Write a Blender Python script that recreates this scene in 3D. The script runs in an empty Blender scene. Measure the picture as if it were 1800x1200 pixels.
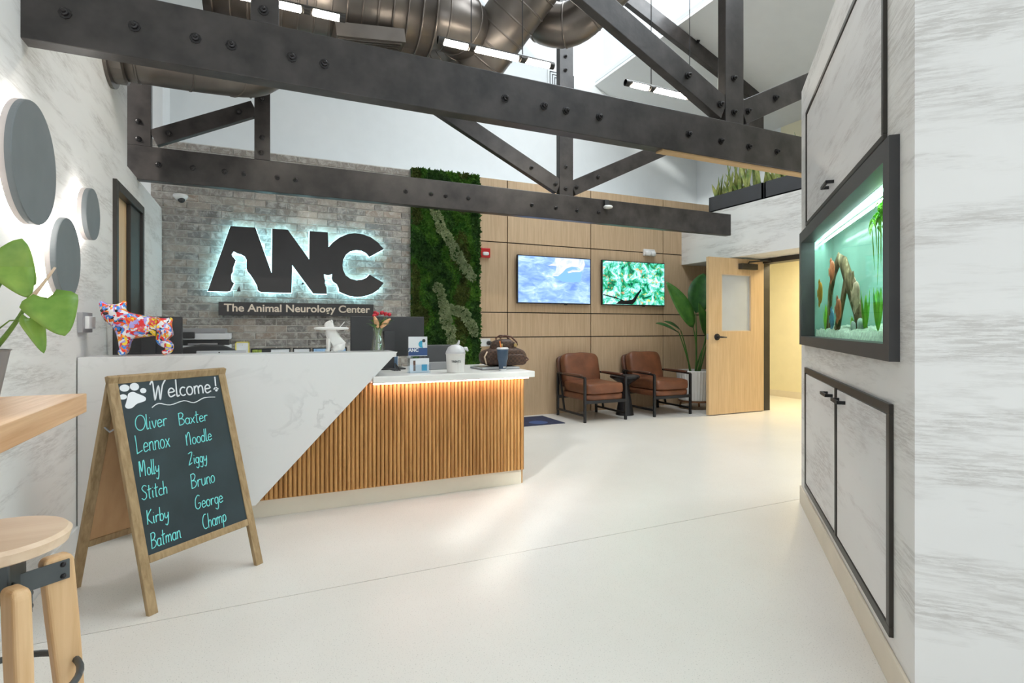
import bpy, bmesh, math, random
from mathutils import Vector, Matrix, noise
random.seed(7)
R = math.radians
sc = bpy.context.scene
COL = sc.collection
# ------------------------------------------------------------------ camera
FPX, CY, CAMZ, YAW = 965.0, 576.0, 1.2, 24.75
cam_d = bpy.data.cameras.new('camera'); cam = bpy.data.objects.new('camera', cam_d); COL.objects.link(cam)
cam.location = (0, 0, CAMZ); cam.rotation_euler = (R(90), 0, -R(YAW))
cam_d.sensor_width = 36.0; cam_d.lens = 36.0*FPX/1800.0
cam_d.shift_y = (CY-600.0)/1800.0
cam_d.clip_start = 0.02
sc.camera = cam
# ------------------------------------------------------------------ world, light, exposure
world = bpy.data.worlds.new('sky'); sc.world = world; world.use_nodes = True
wb = world.node_tree.nodes['Background']; wb.inputs[0].default_value = (0.97, 0.985, 1.0, 1); wb.inputs[1].default_value = 1.5
sc.view_settings.view_transform = 'Standard'; sc.view_settings.look = 'None'
sc.view_settings.exposure = 0.5; sc.view_settings.gamma = 1.0; sc.view_settings.use_curve_mapping = False
sc.cycles.max_bounces = 8; sc.cycles.caustics_reflective = False; sc.cycles.adaptive_threshold = 0.02
def area(name, loc, rot, sx, sy, power, color=(1, 1, 1)):
    l = bpy.data.lights.new(name, 'AREA'); l.shape = 'RECTANGLE'; l.size = sx; l.size_y = sy; l.energy = power; l.color = color
    o = bpy.data.objects.new(name, l); COL.objects.link(o); o.location = loc; o.rotation_euler = [R(a) for a in rot]; return o
# added front fill lamp at the unseen shop front; daylight through the roof light
area('front_fill', (1.2, -2.92, 1.75), (90, 0, 0), 4.8, 2.9, 14, (1, 0.96, 0.90))
area('rooflight_daylight', (3.7, 3.5, 5.55), (0, 23, 0), 2.1, 5.4, 190, (1.0, 0.99, 0.975))
def sunlamp():
    l = bpy.data.lights.new('sun', 'SUN'); l.energy = 2.0; l.angle = R(4); l.color = (1, .95, .88)
    o = bpy.data.objects.new('sun', l); COL.objects.link(o)
    o.rotation_euler = Vector((1, 1, -0.70)).to_track_quat('-Z', 'Y').to_euler()
sunlamp()

# ------------------------------------------------------------------ materials
class NT:
    def __init__(s, name):
        s.m = bpy.data.materials.new(name); s.m.use_nodes = True; s.t = s.m.node_tree; s.n = s.t.nodes
        s.b = s.n['Principled BSDF']; s.out = s.n['Material Output']
    def a(s, typ, **kw):
        n = s.n.new(typ)
        for k, v in kw.items():
            if k.startswith('i_'): n.inputs[k[2:].replace('_', ' ')].default_value = v
            else: setattr(n, k, v)
        return n
    def l(s, a, b): s.t.links.new(a, b)
    def coords(s, scale=(1, 1, 1), which='Object', rot=(0, 0, 0)):
        c = s.a('ShaderNodeTexCoord'); mp = s.a('ShaderNodeMapping'); mp.inputs['Scale'].default_value = scale
        mp.inputs['Rotation'].default_value = rot
        s.l(c.outputs[which], mp.inputs[0]); return mp.outputs[0]
    def noise(s, vec, scale=5, detail=4, rough=.55, dist=0):
        n = s.a('ShaderNodeTexNoise'); n.inputs['Scale'].default_value = scale; n.inputs['Detail'].default_value = detail
        n.inputs['Roughness'].default_value = rough; n.inputs['Distortion'].default_value = dist
        if vec is not None: s.l(vec, n.inputs['Vector'])
        return n.outputs['Fac']
    def ramp(s, fac, stops, interp='LINEAR'):
        r = s.a('ShaderNodeValToRGB'); cr = r.color_ramp; cr.interpolation = interp
        while len(cr.elements) < len(stops): cr.elements.new(0.5)
        for e, (p, c) in zip(cr.elements, stops):
            e.position = p; e.color = (c[0], c[1], c[2], 1) if not isinstance(c, (int, float)) else (c, c, c, 1)
        s.l(fac, r.inputs[0]); return r.outputs[0]
    def mix(s, fac, a, b, mode='MIX'):
        m = s.a('ShaderNodeMix', data_type='RGBA', blend_type=mode)
        for sock, v in ((m.inputs[0], fac), (m.inputs[6], a), (m.inputs[7], b)):
            if hasattr(v, 'links') or hasattr(v, 'is_linked'): s.l(v, sock)
            else: sock.default_value = v if isinstance(v, (int, float)) else (v[0], v[1], v[2], 1)
        return m.outputs[2]
    def bump(s, fac, strength=.3, dist=.01):
        b = s.a('ShaderNodeBump'); b.inputs['Strength'].default_value = strength; b.inputs['Distance'].default_value = dist
        s.l(fac, b.inputs['Height']); s.l(b.outputs[0], s.b.inputs['Normal'])
    def col(s, v):
        if hasattr(v, 'is_linked'): s.l(v, s.b.inputs['Base Color'])
        else: s.b.inputs['Base Color'].default_value = (v[0], v[1], v[2], 1)
    def set(s, rough=.5, metal=0, spec=.5):
        s.b.inputs['Roughness'].default_value = rough; s.b.inputs['Metallic'].default_value = metal
        s.b.inputs['Specular IOR Level'].default_value = spec
M = {}
def plain(name, c, rough=.5, metal=0, spec=.5, var=.06, vs=6, bump=0, bs=40):
    t = NT(name); t.set(rough, metal, spec)
    v = t.coords()
    f = t.noise(v, vs, 3)
    t.col(t.ramp(f, [(.3, [x*(1-var) for x in c]), (.7, [min(1, x*(1+var)) for x in c])]))
    if bump: t.bump(t.noise(v, bs, 3), bump, .004)
    M[name] = t.m; return t.m
def emit(name, c, s):
    t = NT(name); t.b.inputs['Base Color'].default_value = (0, 0, 0, 1)
    t.b.inputs['Emission Color'].default_value = (*c, 1); t.b.inputs['Emission Strength'].default_value = s; M[name] = t.m
def glass(name, tint=(1, 1, 1), gl=.08, rough=0.02):
    t = NT(name); t.n.remove(t.b)
    a = t.a('ShaderNodeBsdfTransparent'); a.inputs[0].default_value = (*tint, 1)
    g = t.a('ShaderNodeBsdfGlossy'); g.inputs['Roughness'].default_value = rough
    x = t.a('ShaderNodeMixShader'); x.inputs[0].default_value = gl
    t.l(a.outputs[0], x.inputs[1]); t.l(g.outputs[0], x.inputs[2]); t.l(x.outputs[0], t.out.inputs[0]); M[name] = t.m
def wallcover(name, base, streak, rough=.55):
    t = NT(name); t.set(rough, 0, .3)
    v = t.coords((.9, .9, 5.5))
    big = t.noise(v, 1.3, 5, .62, .25)
    f1 = t.ramp(big, [(.47, 0), (.60, 1)])
    v2 = t.coords((3.2, 3.2, 38)); fine = t.noise(v2, 2.4, 8, .78)
    f2 = t.ramp(fine, [(.44, .1), (.56, 1)])
    f = t.mix(1.0, f1, f2, 'MULTIPLY')
    wash = t.ramp(t.noise(t.coords((.7, .7, 3)), 1.2, 3), [(.35, base), (.7, [x*.95 for x in base])])
    t.col(t.mix(f, wash, streak))
    t.bump(fine, .06, .003); M[name] = t.m
wallcover('wallcover', (.80, .795, .775), (.58, .565, .54))
wallcover('wallcover_door', (.77, .765, .76), (.58, .56, .55))
def wood(name, c0, c1, axis='z', rough=.45, sc_=1.0, lo=.3, hi=.72):
    t = NT(name); t.set(rough, 0, .35)
    s = {'z': (28, 28, 1.3), 'x': (1.3, 28, 28), 'y': (28, 1.3, 28)}[axis]
    v = t.coords([q*sc_ for q in s]); oi = t.a('ShaderNodeObjectInfo')
    add = t.a('ShaderNodeVectorMath', operation='MULTIPLY_ADD')
    cmb = t.a('ShaderNodeCombineXYZ')
    for i in range(3): t.l(oi.outputs['Random'], cmb.inputs[i])
    add.inputs[1].default_value = (17, 23, 31); t.l(cmb.outputs[0], add.inputs[0]); t.l(v, add.inputs[2])
    f = t.noise(add.outputs[0], 1.6, 5, .6, .4)
    t.col(t.ramp(f, [(lo, c0), (hi, c1)])); t.bump(f, .06, .002); M[name] = t.m
wood('oak_panel', (.50, .35, .215), (.63, .465, .30), 'z', .5)
wood('oak_door', (.62, .42, .22), (.76, .55, .32), 'z', .42)
wood('slat_wood', (.36, .17, .05), (.66, .36, .13), 'z', .42, 1.0, .34, .66)
wood('table_wood', (.55, .30, .14), (.78, .52, .30), 'y', .42, .8)
wood('stool_wood', (.62, .38, .18), (.80, .56, .32), 'z', .4, .7)
wood('stool_seat_wood', (.74, .55, .38), (.85, .68, .50), 'x', .4, .6)
wood('sign_wood', (.26, .17, .08), (.46, .33, .18), 'z', .5, 1.2)
wood('fiberboard', (.50, .30, .15), (.58, .36, .19), 'z', .7, .5)
wood('walnut', (.20, .09, .04), (.30, .15, .08), 'z', .4)
plain('white_paint', (.80, .82, .82), .7, var=.015)
plain('ceiling_paint', (.74, .75, .74), .8, var=.015)
plain('cream_paint_and_glow', (.82, .76, .55), .7, var=.02)
plain('base_cream', (.74, .67, .55), .5, var=.03)
plain('mortar', (.66, .64, .60), .9, var=.12, vs=30, bump=.4, bs=80)
plain('beam_paint', (.036, .031, .029), .36, var=.5, vs=7, bump=.22, bs=22)
plain('bolt_metal', (.03, .028, .028), .3, .6, var=.3)
plain('black_steel', (.018, .018, .020), .38, .2, var=.2)
plain('bronze', (.050, .045, .040), .4, .4, var=.15)
plain('black_gap', (.008, .008, .008), .7, var=.1)
plain('frame_dark', (.055, .055, .058), .45, var=.1)
plain('gray_metal', (.10, .115, .12), .4, .5, var=.1)
plain('disc_gray', (.17, .19, .20), .55, var=.06)
plain('disc_rim', (.55, .50, .48), .5, var=.05)
plain('sign_face', (.040, .036, .036), .42, var=.08)
plain('letter_metal', (.72, .62, .50), .35, .25, var=.1)
plain('white_plastic', (.78, .78, .77), .35, var=.02)
plain('white_ceramic', (.84, .83, .80), .3, var=.02)
plain('offwhite_tub', (.76, .74, .71), .45, var=.02)
plain('clear_lid', (.66, .66, .68), .3, var=.03)
plain('dark_plastic', (.035, .035, .037), .45, var=.1)
plain('gray_plastic', (.30, .30, .31), .45, var=.05)
plain('light_plastic', (.72, .74, .76), .4, var=.03)
plain('silver', (.62, .63, .64), .3, .7, var=.05)
plain('chrome', (.75, .75, .76), .15, 1.0, var=.03)
plain('red_alarm', (.55, .02, .02), .35, var=.05)
plain('leather', (.19, .068, .030), .42, var=.28, vs=5, bump=.25, bs=60)
plain('leather_dark', (.12, .05, .03), .45, var=.2)
plain('chalk_black', (.024, .040, .048), .38, var=.28, vs=4)
plain('chalk_white', (.80, .83, .86), .8, var=.03)
plain('chalk_mint', (.22, .80, .78), .8, var=.1, vs=60)
plain('navy_mat', (.025, .032, .075), .8, var=.3, vs=25)
plain('planter_gray', (.048, .050, .056), .55, var=.06)
plain('pot_gray', (.25, .24, .24), .6, var=.1)
plain('soil', (.05, .03, .02), .9, var=.4, vs=60, bump=.5)
plain('tumbler_navy', (.035, .065, .11), .35, var=.05)
plain('orange_plastic', (.85, .22, .04), .35, var=.05)
plain('paper_white', (.80, .82, .85), .7, var=.02)
plain('paper_blue', (.35, .55, .82), .6, var=.15, vs=20)
plain('print_navy', (.04, .09, .25), .6, var=.05)
plain('print_teal', (.05, .40, .62), .6, var=.1)
plain('photo_green', (.28, .36, .06), .5, var=.8, vs=40)
plain('yellow_card', (.80, .68, .15), .6, var=.05)
plain('brass', (.62, .45, .20), .3, .8, var=.1)
plain('cream_trim', (.72, .56, .40), .5, var=.05)
plain('rose_red', (.55, .02, .04), .5, var=.3, vs=60)
plain('lily_bud', (.80, .42, .22), .45, var=.35, vs=25)
plain('stem_green', (.14, .26, .05), .5, var=.3, vs=30)
plain('concrete_back', (.5, .5, .5), .8)
plain('lit_underside', (.55, .36, .18), .5, var=.1)
def leafmat(name, c0, c1, rough=.4):
    t = NT(name); t.set(rough, 0, .4)
    t.col(t.ramp(t.noise(t.coords(), 9, 4), [(.3, c0), (.7, c1)]))
    t.b.inputs['Subsurface Weight'].default_value = 0.0; M[name] = t.m
leafmat('leaf_bright', (.10, .24, .03), (.30, .44, .08))
leafmat('leaf_dark', (.015, .07, .02), (.05, .15, .035))
leafmat('leaf_mid', (.03, .12, .02), (.09, .22, .04))
leafmat('leaf_mint', (.05, .22, .12), (.16, .36, .22))
leafmat('snake_leaf', (.08, .17, .03), (.50, .50, .16))
leafmat('moss_dark', (.012, .055, .010), (.07, .18, .03), .9)
leafmat('moss_green', (.03, .13, .012), (.12, .28, .03), .9)
leafmat('moss_pale', (.20, .28, .12), (.42, .48, .27), .9)
leafmat('moss_brown', (.05, .075, .012), (.12, .16, .03), .9)
leafmat('tank_leaf', (.10, .45, .02), (.45, .85, .08), .4)
def floor_mat():
    t = NT('terrazzo'); t.set(.30, 0, .35)
    v = t.coords()
    spk = t.ramp(t.noise(v, 190, 2, .5), [(.62, 0), (.70, 1)])
    cloud = t.ramp(t.noise(v, .9, 4, .6), [(.3, (.74, .71, .66)), (.7, (.80, .775, .73))])
    t.col(t.mix(spk, cloud, (.50, .48, .44))); M['terrazzo'] = t.m
floor_mat()
def marble():
    t = NT('marble'); t.set(.25, 0, .4)
    v = t.coords((1, 1, 1.6), rot=(0, R(-25), 0))
    f = t.noise(v, 1.6, 6, .55, 1.4)
    vein = t.ramp(f, [(.475, 0), (.5, 1), (.53, 0)])
    m2 = t.ramp(t.noise(v, 2.0, 3), [(.45, 0), (.7, .75)])
    t.col(t.mix(t.mix(1, vein, m2, 'MULTIPLY'), (.80, .80, .79), (.62, .62, .61))); M['marble'] = t.m
marble()
def brickmat():
    t = NT('brick'); t.set(.9, 0, .2)
    oi = t.a('ShaderNodeObjectInfo')
    base = t.ramp(oi.outputs['Random'], [(0, (.17, .155, .145)), (.25, (.29, .26, .23)), (.5, (.22, .21, .20)), (.7, (.39, .34, .29)), (.9, (.31, .24, .19)), (1, (.47, .43, .38))])
    v = t.coords((1, 1, 1)); c = t.a('ShaderNodeVectorMath', operation='ADD'); t.l(v, c.inputs[0]); t.l(oi.outputs['Location'], c.inputs[1])
    f = t.noise(c.outputs[0], 15, 6, .7, .8)
    t.col(t.mix(t.ramp(f, [(.46, 0), (.62, .75)]), base, (.60, .575, .54))); t.bump(f, .7, .01); M['brick'] = t.m
brickmat()
def duct():
    t = NT('duct_metal'); t.set(.34, .85, .5)
    t.col(t.ramp(t.noise(t.coords(), 3, 3), [(.3, (.15, .13, .115)), (.7, (.22, .195, .175))])); M['duct_metal'] = t.m
duct()
def screen1():
    t = NT('screen_wave'); t.b.inputs['Base Color'].default_value = (0, 0, 0, 1)
    v = t.coords((2.2, 1, 6), rot=(0, R(14), 0))
    f = t.noise(v, 2.2, 6, .62, .7)
    c = t.ramp(f, [(.32, (.16, .30, .80)), (.5, (.30, .50, .92)), (.62, (.48, .70, .97)), (.75, (.86, .93, 1))])
    t.l(c, t.b.inputs['Emission Color']); t.b.inputs['Emission Strength'].default_value = .95; M['screen_wave'] = t.m
    t = NT('screen_reef'); t.b.inputs['Base Color'].default_value = (0, 0, 0, 1)
    v = t.coords((1, 1, 1))
    f = t.noise(v, 7.5, 6, .75, .7)
    c = t.ramp(f, [(.34, (.0, .03, .05)), (.41, (.0, .16, .07)), (.46, (.02, .42, .16)), (.51, (.10, .62, .52)), (.56, (.45, .85, .85)), (.61, (.85, .95, .90)), (.68, (.25, .45, .75))])
    g = t.ramp(t.noise(v, 13, 4, .7, 1), [(.58, 0), (.64, 1)])
    h = t.mix(g, c, t.ramp(t.noise(v, 5, 2), [(.4, (.80, .68, .12)), (.6, (.75, .30, .16))]))
    t.l(h, t.b.inputs['Emission Color']); t.b.inputs['Emission Strength'].default_value = 1.0; M['screen_reef'] = t.m
screen1()
def graffiti():
    t = NT('paint_splash'); t.set(.25, 0, .5)
    v = t.coords(); n = t.a('ShaderNodeTexNoise'); n.inputs['Scale'].default_value = 14; t.l(v, n.inputs['Vector'])
    mx = t.mix(.12, v, n.outputs['Color'])
    vo = t.a('ShaderNodeTexVoronoi'); vo.inputs['Scale'].default_value = 62; t.l(mx, vo.inputs['Vector'])
    sep = t.a('ShaderNodeSeparateColor'); t.l(vo.outputs['Color'], sep.inputs[0])
    c = t.ramp(sep.outputs[0], [(0, (.75, .03, .03)), (.17, (.85, .20, .03)), (.32, (.80, .80, .82)), (.47, (.05, .25, .70)), (.60, (.90, .65, .05)), (.70, (.80, .80, .84)), (.80, (.40, .36, .75)), (.90, (.80, .10, .12)), (.96, (.03, .03, .05))], 'CONSTANT')
    t.col(c); M['paint_splash'] = t.m
    t = NT('bag_canvas'); t.set(.5, 0, .3)
    v = t.coords((1, 1, 1)); ch = t.a('ShaderNodeTexChecker'); ch.inputs['Scale'].default_value = 55
    ch.inputs[1].default_value = (.10, .055, .035, 1); ch.inputs[2].default_value = (.055, .032, .024, 1); t.l(v, ch.inputs[0])
    t.col(ch.outputs[0]); M['bag_canvas'] = t.m
    t = NT('driftwood'); t.set(.8, 0, .2)
    f = t.noise(t.coords((1, 1, .4)), 14, 5, .65)
    t.col(t.ramp(f, [(.35, (.05, .035, .02)), (.55, (.22, .15, .08)), (.68, (.55, .42, .27))])); t.bump(f, .6, .02); M['driftwood'] = t.m
graffiti()
plain('fish_orange', (.95, .38, .03), .4, var=.3, vs=20)
plain('fish_red', (.90, .22, .10), .4, var=.4, vs=25)
plain('fish_blue', (.15, .40, .62), .4, var=.4, vs=30)
plain('fish_pearl', (.80, .50, .35), .4, var=.4, vs=25)
plain('gravel', (.55, .60, .50), .8, var=.3, vs=40, bump=.5)
plain('tank_rock', (.42, .50, .45), .8, var=.3, vs=20, bump=.5)
plain('tank_back', (.30, .48, .42), .12, spec=.8, var=.12, vs=2)
plain('tank_wood', (.40, .14, .05), .5, var=.1)
emit('tube_glow', (1, .90, .76), 45)
emit('halo_white', (1, .96, .92), 26)
emit('halo_cyan', (.45, .90, 1), 5.5)
emit('led_pink', (1, .66, .60), 15)
emit('tank_led', (.84, 1, .95), 14)
emit('lamp_warm', (1, .86, .55), 10)
def crestmat():
    t = NT('wave_crest'); t.b.inputs['Base Color'].default_value = (0, 0, 0, 1)
    c = t.ramp(t.noise(t.coords((1, 1, 2)), 7, 5, .65, .8), [(.35, (.52, .66, .92)), (.5, (.78, .80, .90)), (.65, (.92, .88, .90))])
    t.l(c, t.b.inputs['Emission Color']); t.b.inputs['Emission Strength'].default_value = .9; M['wave_crest'] = t.m
crestmat()
emit('wave_shade', (.24, .52, .88), .9)
glass('pane', (.93, .97, 1), .05)
plain('door_glass', (.56, .60, .63), .08, spec=.9, var=.06, vs=2)
glass('tank_glass', (.90, .99, .96), .05)
def watermat():
    t = NT('water'); t.n.remove(t.b)
    a = t.a('ShaderNodeBsdfRefraction'); a.inputs['IOR'].default_value = 1.33; a.inputs['Color'].default_value = (.95, 1, .98, 1); a.inputs['Roughness'].default_value = 0
    g = t.a('ShaderNodeBsdfGlossy'); g.inputs['Roughness'].default_value = .02
    x = t.a('ShaderNodeMixShader'); x.inputs[0].default_value = .05
    t.l(a.outputs[0], x.inputs[1]); t.l(g.outputs[0], x.inputs[2]); t.l(x.outputs[0], t.out.inputs[0]); M['water'] = t.m
watermat()
glass('vase_glass', (.96, .98, .96), .10)
# ------------------------------------------------------------------ mesh helpers
class MB:
    def __init__(s): s.v = []; s.f = []
    def add(s, vs, fs):
        n = len(s.v); s.v += [tuple(v) for v in vs]; s.f += [tuple(i+n for i in f) for f in fs]; return s
    def box(s, lo, hi):
        (a, b, c), (d, e, f) = lo, hi
        return s.add([(a,b,c),(d,b,c),(d,e,c),(a,e,c),(a,b,f),(d,b,f),(d,e,f),(a,e,f)],
                     [(0,3,2,1),(4,5,6,7),(0,1,5,4),(1,2,6,5),(2,3,7,6),(3,0,4,7)])
    def prism(s, poly, d0, d1, axis='y'):
        n = len(poly)
        def p(q, d): return {'y': (q[0], d, q[1]), 'z': (q[0], q[1], d), 'x': (d, q[0], q[1])}[axis]
        vs = [p(q, d0) for q in poly]+[p(q, d1) for q in poly]
        return s.add(vs, [tuple(range(n))[::-1], tuple(range(n, 2*n))]+[(i, (i+1) % n, n+(i+1) % n, n+i) for i in range(n)])
    def bar(s, p0, p1, w, t, up=(0, 1, 0)):
        p0, p1, up = Vector(p0), Vector(p1), Vector(up); d = (p1-p0).normalized(); a = d.cross(up).normalized(); b = a.cross(d).normalized()
        vs = [p+a*(sx*w/2)+b*(sy*t/2) for p in (p0, p1) for sx, sy in ((-1,-1),(1,-1),(1,1),(-1,1))]
        return s.add(vs, [(0,1,2,3),(7,6,5,4),(0,4,5,1),(1,5,6,2),(2,6,7,3),(3,7,4,0)])
    def path(s, pts, rad, n=12, cap=True):
        pts = [Vector(p) for p in pts]; N = len(pts); base = len(s.v)
        rad = rad if isinstance(rad, (list, tuple)) else [rad]*N
        t0 = (pts[1]-pts[0]).normalized(); ref = Vector((0, 0, 1)) if abs(t0.z) < .9 else Vector((1, 0, 0))
        a = t0.cross(ref).normalized()
        for i, p in enumerate(pts):
            t = (pts[min(i+1, N-1)]-pts[max(i-1, 0)]).normalized()
            a = (a-t*a.dot(t)).normalized(); b = t.cross(a)
            for k in range(n):
                an = 2*math.pi*k/n; s.v.append(tuple(p+(a*math.cos(an)+b*math.sin(an))*rad[i]))
        for i in range(N-1):
            for k in range(n):
                s.f.append((base+i*n+k, base+i*n+(k+1) % n, base+(i+1)*n+(k+1) % n, base+(i+1)*n+k))
        if cap: s.f.append(tuple(base+k for k in range(n))[::-1]); s.f.append(tuple(base+(N-1)*n+k for k in range(n)))
        return s
    def lathe(s, prof, c=(0, 0, 0), n=24, axis='z', cap=True):
        base = len(s.v)
        for r, h in prof:
            for k in range(n):
                an = 2*math.pi*k/n; x, y = r*math.cos(an), r*math.sin(an)
                q = {'z': (x, y, h), 'y': (x, -h, y), 'x': (h, x, y)}[axis]
                s.v.append((q[0]+c[0], q[1]+c[1], q[2]+c[2]))
        for i in range(len(prof)-1):
            for k in range(n): s.f.append((base+i*n+k, base+i*n+(k+1) % n, base+(i+1)*n+(k+1) % n, base+(i+1)*n+k))
        if cap: s.f.append(tuple(base+k for k in range(n))[::-1]); m = base+(len(prof)-1)*n; s.f.append(tuple(m+k for k in range(n)))
        return s
    def sup(s, c, r, e=.35, nu=20, nv=12, mat=None):
        base = len(s.v)
        def pw(x, q): return math.copysign(abs(x)**q, x)
        for j in range(nv+1):
            ph = -math.pi/2+math.pi*j/nv
            for i in range(nu):
                th = 2*math.pi*i/nu
                p = Vector((r[0]*pw(math.cos(ph), e)*pw(math.cos(th), e), r[1]*pw(math.cos(ph), e)*pw(math.sin(th), e), r[2]*pw(math.sin(ph), e)))
                if mat is not None: p = mat @ p
                s.v.append((p.x+c[0], p.y+c[1], p.z+c[2]))
        for j in range(nv):
            for i in range(nu): s.f.append((base+j*nu+i, base+j*nu+(i+1) % nu, base+(j+1)*nu+(i+1) % nu, base+(j+1)*nu+i))
        return s
    def build(s, name, mat, parent=None, smooth=False, bevel=0, world=True, seg=2):
        me = bpy.data.meshes.new(name); me.from_pydata(s.v, [], s.f); me.update()
        if smooth:
            for p in me.polygons: p.use_smooth = True
        return link(name, me, mat, parent, bevel, world, seg)
def link(name, me, mat, parent=None, bevel=0, world=True, seg=2):
    if mat:
        me.materials.clear(); me.materials.append(M[mat])
    o = bpy.data.objects.new(name, me); COL.objects.link(o)
    if parent:
        o.parent = parent
        if world:
            o.location = -tot(parent)
    if bevel:
        m = o.modifiers.new('bevel', 'BEVEL'); m.width = bevel; m.segments = seg; m.limit_method = 'ANGLE'
    return o
def tot(o):
    v = o.location.copy()
    while o.parent: o = o.parent; v += o.location
    return v
def thing(name, loc, label, cat, group=None, rz=0):
    o = bpy.data.objects.new(name, None); COL.objects.link(o); o.location = loc; o.rotation_euler = (0, 0, rz); o.empty_display_size = .05
    return tag(o, label, cat, group)
def tag(o, label, cat, group=None):
    o['label'] = label; o['category'] = cat
    if group: o['group'] = group
    return o
def struct(o, label=None, cat=None):
    o['kind'] = 'structure'
    if label: o['label'] = label
    if cat: o['category'] = cat
    return o
def sharedcopy(o, parent, loc):
    c = o.copy(); COL.objects.link(c); c.parent = parent; c.location = loc; return c
def text(name, body, size, mat, parent, loc, rot=(90, 0, 0), ext=.003, off=0, world=True, align='CENTER', width=None):
    c = bpy.data.curves.new(name, 'FONT'); c.body = body; c.size = size; c.extrude = ext; c.offset = off; c.align_x = align; c.align_y = 'CENTER'
    o = bpy.data.objects.new(name, c); COL.objects.link(o); c.materials.append(M[mat])
    o.rotation_euler = [R(a) for a in rot]; o.location = loc
    if parent:
        o.parent = parent
        if world: o.location = Vector(loc)-tot(parent)
    if width:
        bpy.context.view_layer.update(); w = o.dimensions.x
        if w > 0: o.scale = (width/w, 1, 1)
    return o
def skin(name, verts, edges, rad, mat, parent, sub=2, root=0):
    me = bpy.data.meshes.new(name); me.from_pydata(verts, edges, []); me.update(); me.materials.append(M[mat])
    o = bpy.data.objects.new(name, me); COL.objects.link(o)
    if parent: o.parent = parent
    m = o.modifiers.new('skin', 'SKIN'); m.use_smooth_shade = True
    for i, v in enumerate(me.skin_vertices[0].data):
        r = rad[i]; v.radius = (r, r) if isinstance(r, (int, float)) else r; v.use_root = (i == root)
    s = o.modifiers.new('sub', 'SUBSURF'); s.levels = sub; s.render_levels = sub
    return o
def leaf_mesh(L, W, fold=.25, droop=.3, n=10, shape='oval'):
    """leaf along +x from the base, width along y, up z"""
    vs, fs = [], []
    for i in range(n+1):
        t = i/n
        if shape == 'oval': w = math.sin(math.pi*min(1, t**.85))**.75
        elif shape == 'heart': w = (min(1, (t+.03)*6)**.6)*max(0, 1-t)**.62*1.12
        else: w = min(1, (t+.05)*5)*(1-t**3)
        w = max(w, .02)*W/2; x = L*t; z = -droop*L*t*t
        for k, y in enumerate((-1, -.5, 0, .5, 1)):
            xx = x
            if shape == 'heart' and t < .25: xx = x-(abs(y)**1.5)*L*.16*(1-t/.25)
            vs.append((xx, y*w, z+fold*w*abs(y)))
    for i in range(n):
        for k in range(4): a = i*5+k; fs.append((a, a+1, a+6, a+5))
    return vs, fs
def leaf_between(p0, p1, W, mat, name, parent, up=(0, 0, 1), shape='oval', fold=.25, droop=.15):
    p0, p1 = Vector(p0), Vector(p1); d = p1-p0; L = d.length; x = d.normalized(); up = Vector(up)
    y = up.cross(x).normalized(); z = x.cross(y)
    vs, fs = leaf_mesh(L, W, fold, droop, 12, shape)
    mb = MB(); mb.add([p0+x*v[0]+y*v[1]+z*v[2] for v in vs], fs)
    o = mb.build(name, mat, parent, smooth=True)
    m = o.modifiers.new('solid', 'SOLIDIFY'); m.thickness = .0015
    return o
def bez(p0, p1, p2, n=8):
    p0, p1, p2 = Vector(p0), Vector(p1), Vector(p2)
    return [(1-t)**2*p0+2*t*(1-t)*p1+t*t*p2 for t in [i/n for i in range(n+1)]]

# ------------------------------------------------------------------ room shell
XL, YB = -0.91, 6.74
def rect(name, lo, hi, mat, label=None, bevel=0): return struct(MB().box(lo, hi).build(name, mat, bevel=bevel), label)
fl = rect('floor', (-1.4, -3.2, -.12), (9.0, 7.6, -.012), 'black_gap', 'pale speckled terrazzo floor with thin joint lines')
for (x0, x1, y0, y1) in ((-1.4, 9, -3.2, 2.649), (-1.4, 9, 2.653, 7.6)):
    MB().box((x0, y0, -.012), (x1, y1, 0)).build('floor_slab', 'terrazzo', fl)
# left wall: tall up to the first bay, lower beyond, with a door opening
wl = MB()
for ya, yb in ((-3.2, .37), (.65, .83), (1.20, 1.5)): wl.box((XL-.04, ya, 0), (XL, yb, 5.6))
for ya, yb in ((.37, .65), (.83, 1.20)): wl.box((XL-.04, ya, 0), (XL, yb, 1.02)); wl.box((XL-.04, ya, 3.1), (XL, yb, 5.6))
wl.box((XL-.2, 1.5, 0), (XL, 4.60, 5.6))
wl.box((XL-.2, 4.60, 2.18), (XL, 5.016, 5.6)); wl.box((XL-.2, 5.016, 2.18), (XL, 5.52, 2.43))
wl.box((XL-.2, 5.52, 0), (XL, 6.66, 2.43))
struct(wl.build('wall_left', 'wallcover'), 'white streaked wall covering on the side with round glowing discs')
for i, (ya, yb) in enumerate(((.37, .65), (.83, 1.20))):
    wn = struct(MB().box((XL-.03, ya, 1.02), (XL-.022, yb, 3.1)).build('window_%d' % (4+i), 'pane'), 'narrow tall window above the bar table')
    MB().box((XL-.035, ya, 1.02), (XL-.015, ya+.012, 3.1)).box((XL-.035, yb-.012, 1.02), (XL-.015, yb, 3.1)).build('window_frame', 'black_steel', wn)
rect('baseboard_left', (XL, -3.0, 0), (XL+.012, 3.8, .11), 'white_paint')
rect('wall_left_loft', (-1.7, 5.0, 2.3), (-1.6, 7.4, 5.6), 'white_paint')
rect('wall_left_corner', (-1.6, 6.78, 3.0), (-.92, 7.3, 5.6), 'white_paint')
rect('wall_back_upper', (-1.7, 7.3, 0), (9.0, 7.42, 6.6), 'white_paint', 'plain white upper wall above the timber panels')
rect('wall_back_ledge', (-1.7, 6.80, 3.06), (6.9, 7.3, 3.14), 'white_paint')
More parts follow.
